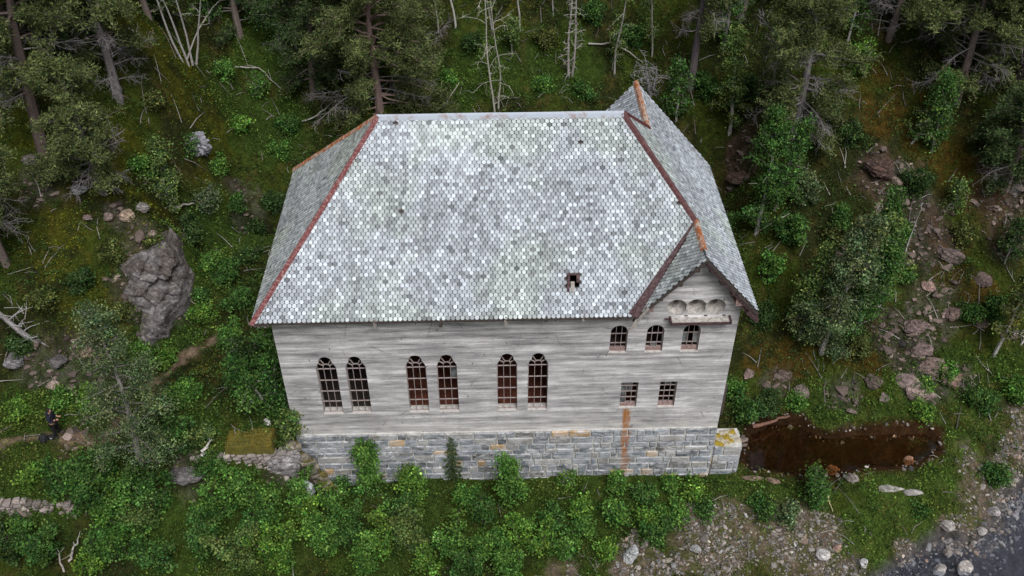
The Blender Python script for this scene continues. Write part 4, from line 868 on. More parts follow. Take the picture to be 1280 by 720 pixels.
SH += [(328,292,1.5,.9,'dark','dark shrub in the hollow beside the left roof edge'),(345,262,1.6,.9,'dark','dark shrub at the upper end of the hollow, against the roof'),(300,262,1.2,.8,'deep','low shrub at the left rim of the hollow'),(232,278,.8,.6,'dark','dark little shrub on the top lip of the rock face'),(150,395,.9,.8,'olive','olive shrub at the left flank of the rock face'),(250,372,.9,.6,'deep','small dark shrub pressed to the right flank of the rock face'),(190,300,.6,.6,'olive','low olive shrub on the rounded crest of the rock face'),(985,300,2.2,1.1,'deep','dark shrub between the right roof edge and the tall grey-green birch'),(965,345,1.6,1.,'willow','green shrub right of the right roof edge, under the bare branch'),
(1000,405,1.9,1.,'deep','shrub at the left foot of the tall grey-green birch'),(1070,440,1.6,.9,'olive','olive shrub below the small birch on the ochre moss'),(1060,290,2.,1.1,'deep','dark shrub behind the tall and the rounded birch'),
(1120,300,1.3,.8,'willow','shrub left of the thin white dead stem'),(1140,240,1.5,.9,'dark','dark shrub below the smooth brown rock face'),(1200,300,1.2,.8,'olive','olive shrub between the upper scree and the reddish soil'),
(1210,400,1.3,.8,'deep','shrub between the scree and the sparse birch'),(950,400,1.1,.8,'dark','low dark shrub close to the right gable eave'),(1240,400,1.7,.9,'deep','shrub directly above the foot of the sparse birch'),
(1000,255,2.,1.1,'grey','greyish shrub uphill of the tall grey-green birch'),(1060,180,1.6,1.,'dark','dark shrub on the moss between the grey pine and the leaning sapling'),(880,120,2.,.9,'deep','shrub right of the thick dark pine trunk'),
(935,120,1.8,1.,'dark','dark shrub between the narrow pale birch and the tall grey pine'),(1165,150,1.4,1.,'olive','olive shrub right of the leaning sapling'),(1230,180,1.6,1.,'dark','dark shrub above the reddish soil'),
(790,60,1.7,.9,'deep','shrub between the thin upright birch and the slender leafy birch'),(680,60,1.4,1.,'olive','low olive shrub left of the crooked double birch'),(590,60,1.2,1.,'dark','low dark shrub between the curved birch and the smooth white stem'),
(740,30,1.7,1.,'deep','shrub between the crooked double birch and the thin upright one'),(560,105,1.1,.9,'willow','green shrub near the pale broken branch behind the ridge'),(680,110,.9,.9,'willow','low green shrub just behind the middle of the ridge'),
(730,118,1.,.9,'deep','low dark shrub behind the ridge, left of the rear gable'),(280,95,1.3,1.,'willow','green shrub right of the bent sapling foot'),(360,165,1.4,1.,'deep','dark shrub below the fallen branch left of the ridge'),
(300,160,.9,1.,'bright','bright low shrub in the middle of the upper left slope'),(350,195,1.,.9,'willow','low shrub just left of the rear left roof corner'),(190,130,1.1,.9,'olive','olive shrub between the grey twiggy pine and the yellow moss'),
(180,215,1.3,.9,'willow','green shrub left of the mossy boulder'),(90,215,1.2,.9,'dark','dark shrub between the dark-trunked pine and the dead-limbed one'),(60,385,1.2,1.,'olive','olive shrub above the dark boulder at the left'),
(100,360,1.1,.9,'dark','dark low shrub on the moss left of the rock face'),(140,320,.8,.9,'olive','low olive shrub above the upper left shoulder of the rock face'),(30,440,1.,.8,'dark','dark shrub beneath the foot of the leaning dead trunk'),
(240,300,1.2,.9,'dark','dark shrub at the top right of the rock face'),(262,340,1.2,1.,'willow','green shrub in the gully between the rock face and the roof'),(300,385,1.5,1.,'deep','dark shrub left of the left eave corner'),
(290,430,1.6,1.,'willow','green shrub where the path meets the dark rounded tree'),(225,505,1.2,.9,'willow','green shrub just below the bend of the path'),(130,590,1.6,1.,'deep','dark shrub left of the feathery birch foot')]
for px, py, h, r_, t, lab in SH: fr_ = py > 600; shrub(px, py, h*((1.25 if px < 690 else .85) if fr_ else .9), r_*(.85 if fr_ else .9), lab, t, int(900+1500*r_*h*.7))

# ------------------------------------------------------------------ rocks
def rock(px, py, s, label, name='boulder', cat='rock', col=(.30, .28, .27), seed=1, sink=.25, rot=(0, 0, 0), rough=.28, sub=4, cuts=7, mat=ROCK, group=None, z=None, loc=None):
    rs = np.random.RandomState(seed); bm = bmesh.new(); bmesh.ops.create_icosphere(bm, subdivisions=sub, radius=1)
    v = np.array([q.co[:] for q in bm.verts]); fc = np.array([[q.index for q in f_.verts] for f_ in bm.faces]); bm.free()
    for k in range(cuts):
        n = randdir(1, rs)[0]; d = rs.uniform(.55, .85); e = v @ n-d; v = v-np.where(e > 0, e, 0)[:, None]*n*.92
    nn = v/np.linalg.norm(v, axis=1)[:, None]
    sn = np.array([.45, .25, .86])+rs.normal(0, .25, 3); tq = v @ sn*(2.6 if sub < 6 else 3.4)+vnoise(v[:, 0]*1.1+seed, v[:, 1]*1.1, v[:, 2]*1.1, s=seed)*2.2; saw = (tq-np.floor(tq))**1.5
    strata = vnoise(v[:, 0]*.8+seed, v[:, 1]*.8, v[:, 2]*5+v[:, 0]*1.5, s=seed)
    v = v+nn*((fbm(v[:, 0]*1.7+seed, v[:, 1]*1.7, v[:, 2]*1.7, s=seed, o=5)-.5)*rough*2+(strata-.5)*rough*.4-saw*rough*.75+(fbm(v[:, 0]*6, v[:, 1]*6, v[:, 2]*9, s=seed+5, o=4)-.5)*rough*.5)[:, None]
    v = v*np.array(s); M = np.array(Matrix.Rotation(rot[2], 3, 'Z') @ Matrix.Rotation(rot[1], 3, 'Y') @ Matrix.Rotation(rot[0], 3, 'X')); v = v @ M.T
    p = at(px, py) if loc is None else np.array(loc, float); gm = Geo(); gm.add(v, fc, col); o = gm.build(name, mat, None, False)
    o.location = (p[0], p[1], p[2]+s[2]*(1-2*sink) if z is None else z); return tag(o, label, cat, group)
OUT = np.array([at(px, py)[:2] for px, py in [(208,285),(226,274),(236,292),(234,325),(247,345),(241,392),(222,405),(214,424),(196,432),(184,446),(168,420),(176,392),(150,376),(158,350),(146,336),(164,316),(184,310),(192,292)]])
lo2, hi2 = OUT.min(0)-.2, OUT.max(0)+.2; ux, uy = np.arange(lo2[0], hi2[0], .05), np.arange(lo2[1], hi2[1], .028); MX, MY = np.meshgrid(ux, uy); mx, my = MX.ravel(), MY.ravel(); hz = H(mx, my); sdo = -sdf(OUT, mx, my)
qx, qz = mx*.92+my*.2, hz*1.; rr1 = (qx*.55+qz*.62)*.8+2.6*fbm(mx*.6, my*.6, hz*.6, s=2, o=3); sw1 = rr1-np.floor(rr1); rr2 = (qx*1.7+qz*2.1)+1.8*fbm(mx, my, hz, s=6, o=3); sw2 = rr2-np.floor(rr2); rr3 = (-qx*1.1+qz*.9)+1.2*fbm(mx, my, hz, s=9, o=3); sw3 = rr3-np.floor(rr3)
ed = sstep(-.05, .8, sdo+(fbm(mx*2, my*2, s=4)-.5)*.4); dsp = ed*(.25+.45*(1-sw1**2)*fbm(mx*.9, my*.9, hz*.9, s=33, o=2)*2+.14*(1-sw2)+.3*(1-sw3**3)*fbm(mx, my, hz, s=34, o=2)*1.6+.9*(fbm(mx*1.2, my*1.2, hz*1.2, s=8)-.5)+.16*(fbm(mx*5, my*5, hz*5, s=12)-.5))-.4*(1-sstep(-.1, .15, sdo))
qv = np.stack([mx+dsp*.38, my-dsp*.72, hz+dsp*.30], 1); jj = np.arange(len(mx)).reshape(MX.shape); qf = np.stack([jj[:-1, :-1], jj[:-1, 1:], jj[1:, 1:], jj[1:, :-1]], -1).reshape(-1, 4); qf = qf[(sdo[qf] > -.15).all(1)]
qc = mixc(np.tile(np.array([.105, .088, .08]), (len(mx), 1)), (.17, .155, .155), sstep(.45, .62, fbm(mx*1.3, my*1.3, hz*1.3, s=15))); qc = mixc(qc, (.27, .25, .25), sstep(.55, .7, fbm(mx*4, my*4, hz*4, s=16))*.6)
gm = Geo(); gm.add(qv, qf, qc[qf].mean(1)); tag(gm.build('rock_outcrop', ROCK, None, True), 'tall bare rock face with layered brown-grey surface left of the building', 'rock face')
rock(254, 195, (.75, .6, .95), 'mossy boulder with a pale grey side on the upper left slope', col=(.34, .34, .38), seed=5, sink=.2)
for i, (px, py, s, lab, c) in enumerate([
 (160,272,.42,'rounded tan stone in the row of stones above the rock face',(.36,.27,.2)),(135,274,.3,'small brown stone left of the rounded tan stone',(.25,.19,.17)),
 (111,276,.25,'leftmost small stone of the row above the rock face',(.27,.2,.19)),(178,262,.4,'grey stone right of the rounded tan stone',(.25,.23,.22)),
 (100,242,.45,'grey rock half sunk in moss below the dead-limbed pine',(.28,.28,.29)),(40,205,.4,'dark rock at the foot of the tall dark-trunked pine',(.15,.13,.13)),
 (75,455,.5,'dark boulder right of the leaning dead trunk',(.11,.10,.10)),(110,445,.4,'brown boulder above the feathery birch top',(.24,.17,.13)),(20,455,.55,'grey broken rock in the dark corner under the dead trunk',(.18,.17,.18)),
 (1000,640,.0,'',0),(785,693,0,'',0)]):
    if s: rock(px, py, (s, s*.8, s*.7), lab, col=c, seed=30+i, sink=.3, sub=4)
rock(787, 700, (.42, .28, .75), 'pale split boulder on the grass below the rust streak', col=(.50, .51, .52), seed=50, sink=.3, rot=(0, .25, 0), rough=.2)
rock(1028, 697, (.36, .3, .27), 'whitish block on the gravel bank', col=(.55, .53, .52), seed=51, sink=.2, rough=.15)
rock(1046, 688, (.22, .2, .2), 'tan pink stone touching the whitish block', col=(.45, .30, .24), seed=52, sink=.1, rough=.15)
rock(1078, 707, (.28, .25, .25), 'pale grey stone right of the whitish block', col=(.46, .45, .45), seed=53, rough=.15)
rock(1240, 642, (.36, .3, .25), 'rounded grey stone at the waterline on the right', col=(.36, .33, .33), seed=54, rough=.12)
rock(1181, 664, (.36, .3, .28), 'grey stone where the grass meets the river', col=(.36, .33, .31), seed=55, rough=.15)
rock(1225, 666, (.28, .22, .2), 'smaller grey stone on the shingle above the river', col=(.42, .39, .38), seed=56, rough=.12)
rock(1183, 693, (.25, .2, .2), 'brown stone standing in the shallow river', col=(.3, .27, .25), seed=57, rough=.12)
rock(1204, 714, (.35, .3, .4), 'pointed pale stone at the bottom edge in the river', col=(.5, .46, .43), seed=58, rough=.15)
rock(1174, 714, (.35, .28, .25), 'flat light stone in the river left of the pointed one', col=(.45, .42, .4), seed=59, rough=.15)
rock(869, 689, (.28, .24, .22), 'grey cobble at the left of the gravel bank', col=(.38, .38, .38), seed=60, rough=.12)
rock(1112, 612, (.7, .22, .14), 'long pale flat stone lying in the grass', col=(.42, .4, .37), seed=61, sink=.3, rough=.15)
rock(1140, 618, (.5, .2, .14), 'second pale flat stone in the grass, right of the long one', col=(.40, .38, .36), seed=62, sink=.3, rough=.15)
rock(1136, 577, (.45, .2, .2), 'rust-brown pointed stone at the right end of the pond', col=(.34, .19, .12), seed=63, sink=.2, rot=(0, .5, 0))
rock(1042, 583, (.5, .28, .2), 'brown stone under the near edge of the pond', col=(.22, .10, .05), seed=64, sink=.3)
rock(1064, 600, (.35, .28, .22), 'dark stone at the near shore of the pond', col=(.25, .22, .2), seed=65)
rock(940, 600, (.55, .15, .13), 'brown kerb-like stone right of the buttress foot', col=(.30, .21, .16), seed=66, sink=.3, rot=(0, 0, -.05), rough=.1)
rock(965, 603, (.4, .16, .12), 'flat brown stone in line with the kerb-like stone', col=(.28, .19, .15), seed=67, sink=.3, rot=(0, 0, -.35), rough=.1)
SL = [(1148,492,.9,'lowest grey slab of the rockfall above the pond',(.34,.29,.28)),(1130,478,.8,'left slab of the rockfall',(.30,.26,.26)),(1188,475,1.,'large brown-grey layered slab at the right of the rockfall',(.27,.2,.18)),
(1165,462,.8,'slab in the middle of the rockfall',(.3,.25,.24)),(1150,440,.7,'upper slab of the rockfall',(.24,.2,.2)),(1145,410,.8,'long slab leading up the rockfall',(.22,.18,.18)),
(1160,358,.5,'pinkish pale stone on the upper scree',(.42,.32,.3)),(1130,330,.6,'grey rock on the upper scree by the white dead stem',(.28,.25,.25)),(1185,320,.9,'dark rock ledge high on the scree',(.16,.14,.14)),
(1100,215,1.2,'smooth brown rock face in the upper right moss',(.11,.075,.065)),(1065,335,.7,'rock under the olive shrub',(.2,.17,.16)),(1225,350,.6,'dark rock right of the scree',(.16,.13,.13)),
(1002,490,.55,'grey stone by the foot of the tall grey-green birch',(.3,.27,.26)),(937,470,.4,'pale stone beside the building on the right slope',(.32,.27,.26)),(978,470,.5,'dark stone left of the tall birch foot',(.16,.13,.12)),
(1105,500,.4,'flat grey stone left of the rockfall foot',(.34,.31,.31)),(1090,478,.6,'dark jagged stone above the pond bank',(.15,.13,.12)),(1262,420,.6,'dark stone at the right edge under the sparse birch',(.18,.15,.15)),
(1225,405,.5,'mossy stone left of the sparse birch',(.2,.17,.15)),(925,225,.8,'brown rock behind the right eave',(.17,.12,.10)),(1190,395,.7,'brown ledge in the middle of the scree',(.24,.19,.18))]
for i, (px, py, s, lab, c) in enumerate(SL): rock(px, py, (s, s*.75, s*.38), lab, 'rock_slab', col=tuple(x*k_ for x, k_ in zip(c, (.74, .64, .60))), seed=80+i, sink=.36, rot=(.5, rnd.uniform(-.35, .35), rnd.uniform(-.6, .6)), rough=.22, sub=5, cuts=16)
# scattered small stones: uncountable
bm = bmesh.new(); bmesh.ops.create_icosphere(bm, subdivisions=1, radius=1); IV = np.array([q.co[:] for q in bm.verts]); IF = np.array([[q.index for q in f_.verts] for f_ in bm.faces]); bm.free()
def stones(gm, x, y, s, col, rs, z=None, flat=.6):
    n = len(x); z = H(x, y) if z is None else z; v = np.repeat(IV[None], n, 0)*rs.uniform(.7, 1.25, (n, 12 if len(IV) == 12 else len(IV), 1)); a = rs.uniform(0, 6.28, n)
    v = v*np.stack([s*rs.uniform(.8, 1.4, n), s*rs.uniform(.6, 1., n), s*flat*rs.uniform(.6, 1.2, n)], 1)[:, None]
    tl_ = rs.normal(0, .3, n); X_ = v[..., 0]*np.cos(tl_)[:, None]+v[..., 2]*np.sin(tl_)[:, None]; Z_ = -v[..., 0]*np.sin(tl_)[:, None]+v[..., 2]*np.cos(tl_)[:, None]
    xr_ = X_*np.cos(a)[:, None]-v[..., 1]*np.sin(a)[:, None]; yr_ = X_*np.sin(a)[:, None]+v[..., 1]*np.cos(a)[:, None]
    V_ = np.stack([xr_+x[:, None], yr_+y[:, None], Z_+(z+s*flat*.25)[:, None]], -1).reshape(-1, 3)
    f_ = (np.arange(n)[:, None, None]*len(IV)+IF[None]).reshape(-1, 3); gm.add(V_, f_, np.repeat(col, len(IF), 0))
def region(n, rs, x0=-24, x1=47, y0=-8, y1=35): return rs.uniform(x0, x1, n), rs.uniform(y0, y1, n)
def inside_b(x, y, m=.15): return (x > -m) & (x < 19+m) & (y > -m-.1) & (y < 10.03+m)
rs = np.random.RandomState(5)
x, y = region(90000, rs, 12, 47, -9, 6); Zn = zones(x, y); k = (Zn['gravel']*rs.rand(len(x))*(.55+.9*sstep(.4, .6, fbm(x*1.2, y*1.2, s=77, o=3))) > .45) & (Zn['pond'] > .05) & ~inside_b(x, y, 1.4) | ((Zn['river'] < 0) & (Zn['river'] > -1.6) & (rs.rand(len(x)) < .30*np.exp(Zn['river']*1.2))) | ((Zn['pond'] > -.2) & (Zn['pond'] < .35) & (rs.rand(len(x)) < .08))
x, y = x[k], y[k]; n = len(x); s = rs.lognormal(-3.0, .5, n).clip(.03, .26); b_ = rs.lognormal(0, .4, n)[:, None]*.17
pal = np.array([(1.08, .97, .90), (1.02, .90, .76), (1.15, .85, .68), (.95, .95, .97)])[rs.choice(4, n, p=[.5, .25, .1, .15])]
q = Geo(); stones(q, x, y, s, (b_*pal).clip(.05, .6), rs); tag(q.build('gravel', STONE), 'grey and tan river gravel with cobbles along the bank', 'gravel', kind='stuff')
x, y = region(120000, rs); Zn = zones(x, y); k = ((Zn['rock']*rs.rand(len(x)) > .56) | (Zn['soil']*rs.rand(len(x)) > .55)) & ~inside_b(x, y, .5) & (Zn['pond'] > .1); x, y = x[k], y[k]; n = len(x)
s = rs.lognormal(-2.45, .6, n).clip(.04, .34); b_ = rs.lognormal(0, .42, n)[:, None]*.10
q = Geo(); stones(q, x, y, s, (b_*np.array([1.2, .92, .80])).clip(.03, .5), rs, flat=.5); tag(q.build('scree', STONE), 'brown-grey broken scree and rubble on the slopes', 'scree', kind='stuff')
print('stones', n)
# ground cover: moss tufts, herbs and grass, uncountable
def cover(name, label, n, size, zh, fn, seed, up=.6, asp=.7, rep=1, rg={}):
    rs = np.random.RandomState(seed); x, y = region(n, rs, **rg); Zn = zones(x, y); dens, col = fn(x, y, Zn, rs)
    k = (rs.rand(n) < dens) & ~inside_b(x, y) & (Zn['pond'] > .25+.5*(fbm(x*2, y*2, s=31, o=2)-.3)) & (Zn['river'] > .15); x, y, col = x[k], y[k], col[k]
    if rep > 1:
        x = np.repeat(x, rep)+rs.normal(0, .11, len(x)*rep); y = np.repeat(y, rep)+rs.normal(0, .11, len(y)*rep); col = np.repeat(col, rep, 0)
        k = ~inside_b(x, y, .03); x, y, col = x[k], y[k], col[k]
    z = H(x, y)+rs.uniform(-.02, zh, len(x)); d = randdir(len(x), rs); d[:, 2] = np.abs(d[:, 2])*up+.12; d /= np.linalg.norm(d, axis=1)[:, None]
    gm = Geo(); leaves(gm, np.stack([x, y, z], 1), size, size*asp, col, rs, d); print(name, len(x)); return tag(gm.build(name, LEAF), label, name.replace('_', ' '), kind='stuff')
def f_moss(x, y, Z, rs):
    f = fbm(x*.8, y*.8, s=90, o=4); c = np.tile(np.array([.042, .060, .012]), (len(x), 1)); c = mixc(c, (.085, .120, .016), sstep(.42, .62, f)); rt = sstep(14, 20, x)[:, None]; oc = np.array([.165, .175, .020])*(1-rt)+np.array([.15, .10, .02])*rt; c = c*(1-.75*Z['ochre'][:, None])+oc*.75*Z['ochre'][:, None]
    c = mixc(c, (.13, .08, .03), sstep(.6, .7, fbm(x*1.8, y*1.8, s=91, o=3))*.7); c = mixc(c, (.055, .105, .022), Z['green']*.8)
    c = c*np.where((x > 19) & (y < 2.5), 1.2, np.where(x < 14, 1.05, .85))[:, None]; return (1-Z['rock']*.45)*(1-Z['path']*.93)*(1-Z['gravel']*.8)*(1-Z['soil']*.8)*(.35+.65*sstep(.3, .6, f)), c*rs.lognormal(0, .2, (len(x), 1))
cover('moss', 'olive and ochre moss and heather covering the slopes', 420000, .095, .07, f_moss, 1, .5, .6)
def f_herb(x, y, Z, rs):
    f = fbm(x*1.1, y*1.1, s=95, o=4); g_ = fbm(x*.45, y*.45, s=96, o=2); w = np.maximum(Z['green']*.9, .25+.45*sstep(.40, .6, g_))*sstep(.36, .54, f)
    c = mixc(np.tile(np.array([.045, .085, .024]), (len(x), 1)), (.11, .20, .036), sstep(.4, .65, fbm(x*2.5, y*2.5, s=97, o=3))*np.maximum(Z['green'], .25))
    c = mixc(c, (.11, .135, .028), Z['green']*sstep(.5, .7, fbm(x*.6, y*.6, s=99, o=2))*.6)
    return w*(1-Z['path'])*(1-Z['gravel']*.85)*(1-Z['rock']*.55), c*rs.lognormal(0, .25, (len(x), 1))
cover('herbs', 'fresh green herbs and low leafy plants around the building', 150000, .105, .34, f_herb, 2, .8, .75, rep=4)
def f_grass(x, y, Z, rs):
    c = mixc(np.tile(np.array([.075, .12, .022]), (len(x), 1)), (.14, .13, .04), sstep(.5, .65, fbm(x*1.6, y*1.6, s=98, o=3)))
    c = c*np.where(x > 20, 1.55, 1.)[:, None]; return np.where(x > 20, np.maximum(Z['green'], .5), Z['green'])*(1-Z['path'])*(1-Z['gravel']*.8)*(1-Z['rock'])*(y < 5), c
cover('grass', 'short yellow-green grass between the building, the pond and the river', 80000, .15, .02, f_grass, 3, 1.6, .14, rep=3, rg=dict(x0=-16, x1=47, y0=-8, y1=7))
# twig litter on the forest floor
rs = np.random.RandomState(17); lx, ly = region(2600, rs, -24, 46, -6, 32); Zl = zones(lx, ly); kk = ~inside_b(lx, ly, .4) & (Zl['pond'] > .3) & (Zl['river'] > .5) & (fbm(lx*.4, ly*.4, s=55, o=2) > .42); lx, ly = lx[kk], ly[kk]; an_ = rs.uniform(0, 3.14, len(lx)); ll = rs.lognormal(-.5, .5, len(lx)).clip(.2, 1.8)
ex1, ey1 = lx+np.cos(an_)*ll, ly+np.sin(an_)*ll; z1_, z2_ = H(lx, ly)+.06, H(ex1, ey1)+.08; kk = ~inside_b(ex1, ey1, .3); q = Geo()
for i in np.nonzero(kk)[0]: a_, b_ = np.array([lx[i], ly[i], z1_[i]]), np.array([ex1[i], ey1[i], z2_[i]]); m_ = (a_+b_)/2+rs.normal(0, .05, 3)+np.array([0, 0, .05]); q.tube([a_, m_, b_], [.018+.008*ll[i], .014+.005*ll[i], .006], 4, np.array([.27, .25, .235])*rs.uniform(.45, 1.25))
tag(q.build('twig_litter', BARK), 'grey dead twigs and small fallen branches strewn over the slopes', 'twigs', kind='stuff')
# dead twigs and logs
def log(p, rad, label, name='fallen_branch', cat='branch', col=(.40, .37, .34), twigs=3, seed=0, n=6):
    rs = np.random.RandomState(seed); pts = np.array(p, float); q = Geo(); pp = interp(pts, np.linspace(0, 1, 9)); pp[1:-1] += rs.normal(0, rad*.6, pp[1:-1].shape); q.tube(pp, np.linspace(rad, rad*.45, 9), n, col)
    for k in range(twigs): s = interp(pp, [rs.uniform(.3, .95)])[0]; d = randdir(1, rs)[0]; d[2] = abs(d[2]); q.tube(curve(s, d, rs.uniform(.3, .8), 3, rs, (0, 0, 0), .3), [rad*.4, rad*.3, rad*.2, .006], 4, col)
    return tag(q.build(name, BARK), label, cat)
def on(px, py, dz=.08): p = at(px, py); p[2] += dz; return p
log([on(545, 141), on(560, 132, .3), on(575, 122, .9)], .05, 'pale broken branch poking up behind the ridge', seed=1, twigs=0)
log([on(378, 158, .3), on(402, 148, .3), on(424, 134, .6)], .05, 'fallen bare branch left of the ridge end', seed=2)
log([on(293, 86), on(325, 93, .3), on(352, 114)], .05, 'long thin fallen branch on the green slope at the upper left', seed=3)
log([on(735, 62, .3), on(768, 66, .6), on(804, 80)], .055, 'pale bowed branch lying behind the thin upright birch', seed=4)
log([on(234, 78), on(252, 62, 1.0), on(275, 40, 1.6), on(303, 30, 1.6)], .05, 'bent grey sapling arching right beside the four birch stems', 'bent_sapling', 'sapling', seed=5)
log([on(219, 270, .5), on(245, 265, .5)], .07, 'short pale log on top of the rock face', 'fallen_log', 'log', seed=6, twigs=0)
log([on(940, 535, .05), on(985, 526, .12)], .10, 'brown beam lying across the head of the pond', 'timber_beam', 'beam', (.20, .11, .08), 0, 7)
log([on(256, 580, .5), on(268, 560, .5)], .08, 'pale piece of dead wood left of the flat mossy slab', 'dead_wood', 'dead wood', (.6, .57, .53), 1, 8)
log([on(82, 718, .1), on(76, 695, .6)], .05, 'upright bare twig at the bottom left', seed=9, twigs=4)
log([on(88, 706, .2), on(102, 684, .5)], .06, 'forked pale branch at the bottom left', seed=10, twigs=4)
log([on(1033, 622, .1), on(1040, 642, .1)], .03, 'thin yellowish stick in the grass at the top of the gravel bank', col=(.5, .46, .25), seed=11, twigs=0)
log([on(983, 285, .9), on(958, 296, .8), on(940, 305, .6)], .03, 'thin bare branch reaching out right of the roof', seed=12)
log([on(182, 60, .5), on(165, 55, .8)], .04, 'pale twig beside the grey twiggy pine', seed=13)
log([on(1258, 500, .3), on(1280, 480, .5)], .05, 'grey fallen branch at the right edge in the leafy shrubs', seed=14)

# ------------------------------------------------------------------ old walls left of the building
def drystone(name, label, cat, p0, p1, z0, z1, depth, seed, col=(.24, .22, .21), size=.26):
    rs = np.random.RandomState(seed); p0 = np.array(p0, float); p1 = np.array(p1, float); L = np.linalg.norm(p1-p0); d = (p1-p0)/L; nrm = np.array([d[1], -d[0]]); q = Geo()
    core_ = Geo(); z = z0
    while z < z1:
        hh = size*rs.uniform(.4, .7); u_ = 0
        while u_ < L:
            w = size*rs.uniform(.7, 1.7); c = p0+d*(u_+w/2)-nrm*(z-z0)*.15; sh = np.array([w*.5, depth*.5*rs.uniform(.8, 1.1), hh*.52])
            v = np.sign(IV)*np.abs(IV)**.6*rs.uniform(.85, 1.08, IV.shape)*sh; v2 = np.stack([v[:, 0]*d[0]+v[:, 1]*nrm[0]+c[0], v[:, 0]*d[1]+v[:, 1]*nrm[1]+c[1]+rs.normal(0, .04), v[:, 2]+z+hh/2], 1)
            q.add(v2, IF, np.array(col)*rs.lognormal(0, .35)*np.array([1.03, 1, .98])); u_ += w*.97
        z += hh*.95
    return tag(q.build(name, STONE), label, cat)
drystone('dry_stone_wall', 'old dry stone retaining wall below the path at the lower left', 'stone wall', (-12.8, -3.3), (-9.2, -3.5), .6, 2.5, .5, 3, (.23, .2, .19))
tz = 3.02
slab = Geo(); n1, n2 = 34, 20; gu, gv_ = np.meshgrid(np.linspace(0, 1, n1), np.linspace(0, 1, n2)); gu, gv_ = gu.ravel(), gv_.ravel()
ex_ = np.minimum(np.minimum(gu, 1-gu)*2.1, np.minimum(gv_, 1-gv_)*1.1); top_ = tz-.12+.12*sstep(0, .12, ex_)+.10*fbm(gu*9, gv_*6, s=3)+.05*fbm(gu*30, gv_*20, s=4)-.35*(ex_ < .001)
xx_ = -3.05+2.15*gu+.12*(fbm(gu*5, gv_*5, s=6)-.5); yy_ = -.8+1.2*gv_+.18*(fbm(gu*6, gv_*2, s=7)-.5); ii = np.arange(n1*n2).reshape(n2, n1)
slab.add(np.stack([xx_, yy_, top_], 1), np.stack([ii[:-1, :-1], ii[:-1, 1:], ii[1:, 1:], ii[1:, :-1]], -1).reshape(-1, 4)); slab.box((-2.95, -.72, 2.4), (-1., .3, tz-.15)); so_ = Geo()
rs = np.random.RandomState(4); kk = 2600; lx, ly = rs.uniform(-3.0, -.95, kk), rs.uniform(-.75, .38, kk); dd_ = randdir(kk, rs); dd_[:, 2] = abs(dd_[:, 2])
leaves(so_, np.stack([lx, ly, np.full(kk, tz)+rs.uniform(0, .07, kk)], 1), .07, .045, mixc(np.tile(np.array([.17, .14, .026]), (kk, 1)), (.12, .13, .03), sstep(.5, .6, fbm(lx*2, ly*2, s=12))), rs, dd_)
ms = simple('ochre_moss', (.15, .12, .022), (.06, .065, .018), 4., .4, .66, .95, bump=.6)
mo = tag(slab.build('mossy_slab', ms), 'flat rectangular slab covered in ochre moss left of the foundation', 'slab')
so_.build('moss_tufts', LEAF, mo)
sb = drystone('rubble_wall', 'crumbling rubble wall under the flat mossy slab', 'stone wall', (-4.6, -1.1), (-.3, -1.0), .0, 2.5, .6, 6, (.26, .235, .22), .30)
# stepped wing wall running down from the foundation corner towards the front
q = Geo(); rs = np.random.RandomState(9)
for i in range(230):
    t = rs.rand(); top = 2.95-3.3*t+.12*math.sin(t*22); zz_ = top if i % 3 else top-abs(rs.normal(0, .5)); zz_ = max(zz_, -.4); xx = -.15+1.75*t+rs.normal(0, .1)-max(0, top-zz_)*.12; yy = -.38-.35*t-rs.uniform(0, .25)
    sh = rs.uniform(.09, .2); v = np.sign(IV)*np.abs(IV)**.6*rs.uniform(.8, 1.1, IV.shape)*sh*np.array([1.2, 1, .7])+np.array([xx, yy, zz_]); c = np.array((.17, .15, .12) if rs.rand() > .4 else (.10, .085, .025))*rs.lognormal(0, .35); q.add(v, IF, c)
q.add([(-.9,-.3,-1),(1.5,-.3,-1),(-.15,-.3,2.7),(-.9,-.75,-1),(1.5,-.75,-1),(-.15,-.6,2.6)], [(3,4,5)], (.12, .10, .08)); q.add([(-.9,-.3,-1),(1.5,-.3,-1),(-.15,-.3,2.7),(-.9,-.75,-1),(1.5,-.75,-1),(-.15,-.6,2.6)], [(1,2,5,4),(0,3,5,2)], (.12, .10, .08))
tag(q.build('wing_wall', STONE), 'mossy broken wing wall stepping down from the left foundation corner', 'stone wall')
rock(0, 0, (.55, .5, .85), 'bluish white rock below the broken wing wall', col=(.55, .58, .62), seed=70, mat=STONE, loc=(.25, -1.35, .3), z=.5, rough=.2)
rock(0, 0, (.9, .55, .9), 'grey rubble rock between the mossy slab and the wing wall', col=(.33, .31, .31), seed=71, loc=(-.55, -.75, 1.7), z=2.05, rough=.3)
rock(0, 0, (.18, .12, .3), 'white stone standing above the mossy slab', col=(.6, .58, .55), seed=72, loc=(-1.3, .55, 3.1), z=3.2, rough=.1)
rock(0, 0, (.15, .12, .28), 'white stone higher up between the dark tree and the slab', col=(.6, .6, .58), seed=73, loc=(-2.0, 1.6, 3.1), z=3.3, rough=.1)
rock(235, 598, (1., .6, .35), 'grey rubble heap left of the rubble wall', col=(.16, .15, .15), seed=74, rough=.35)

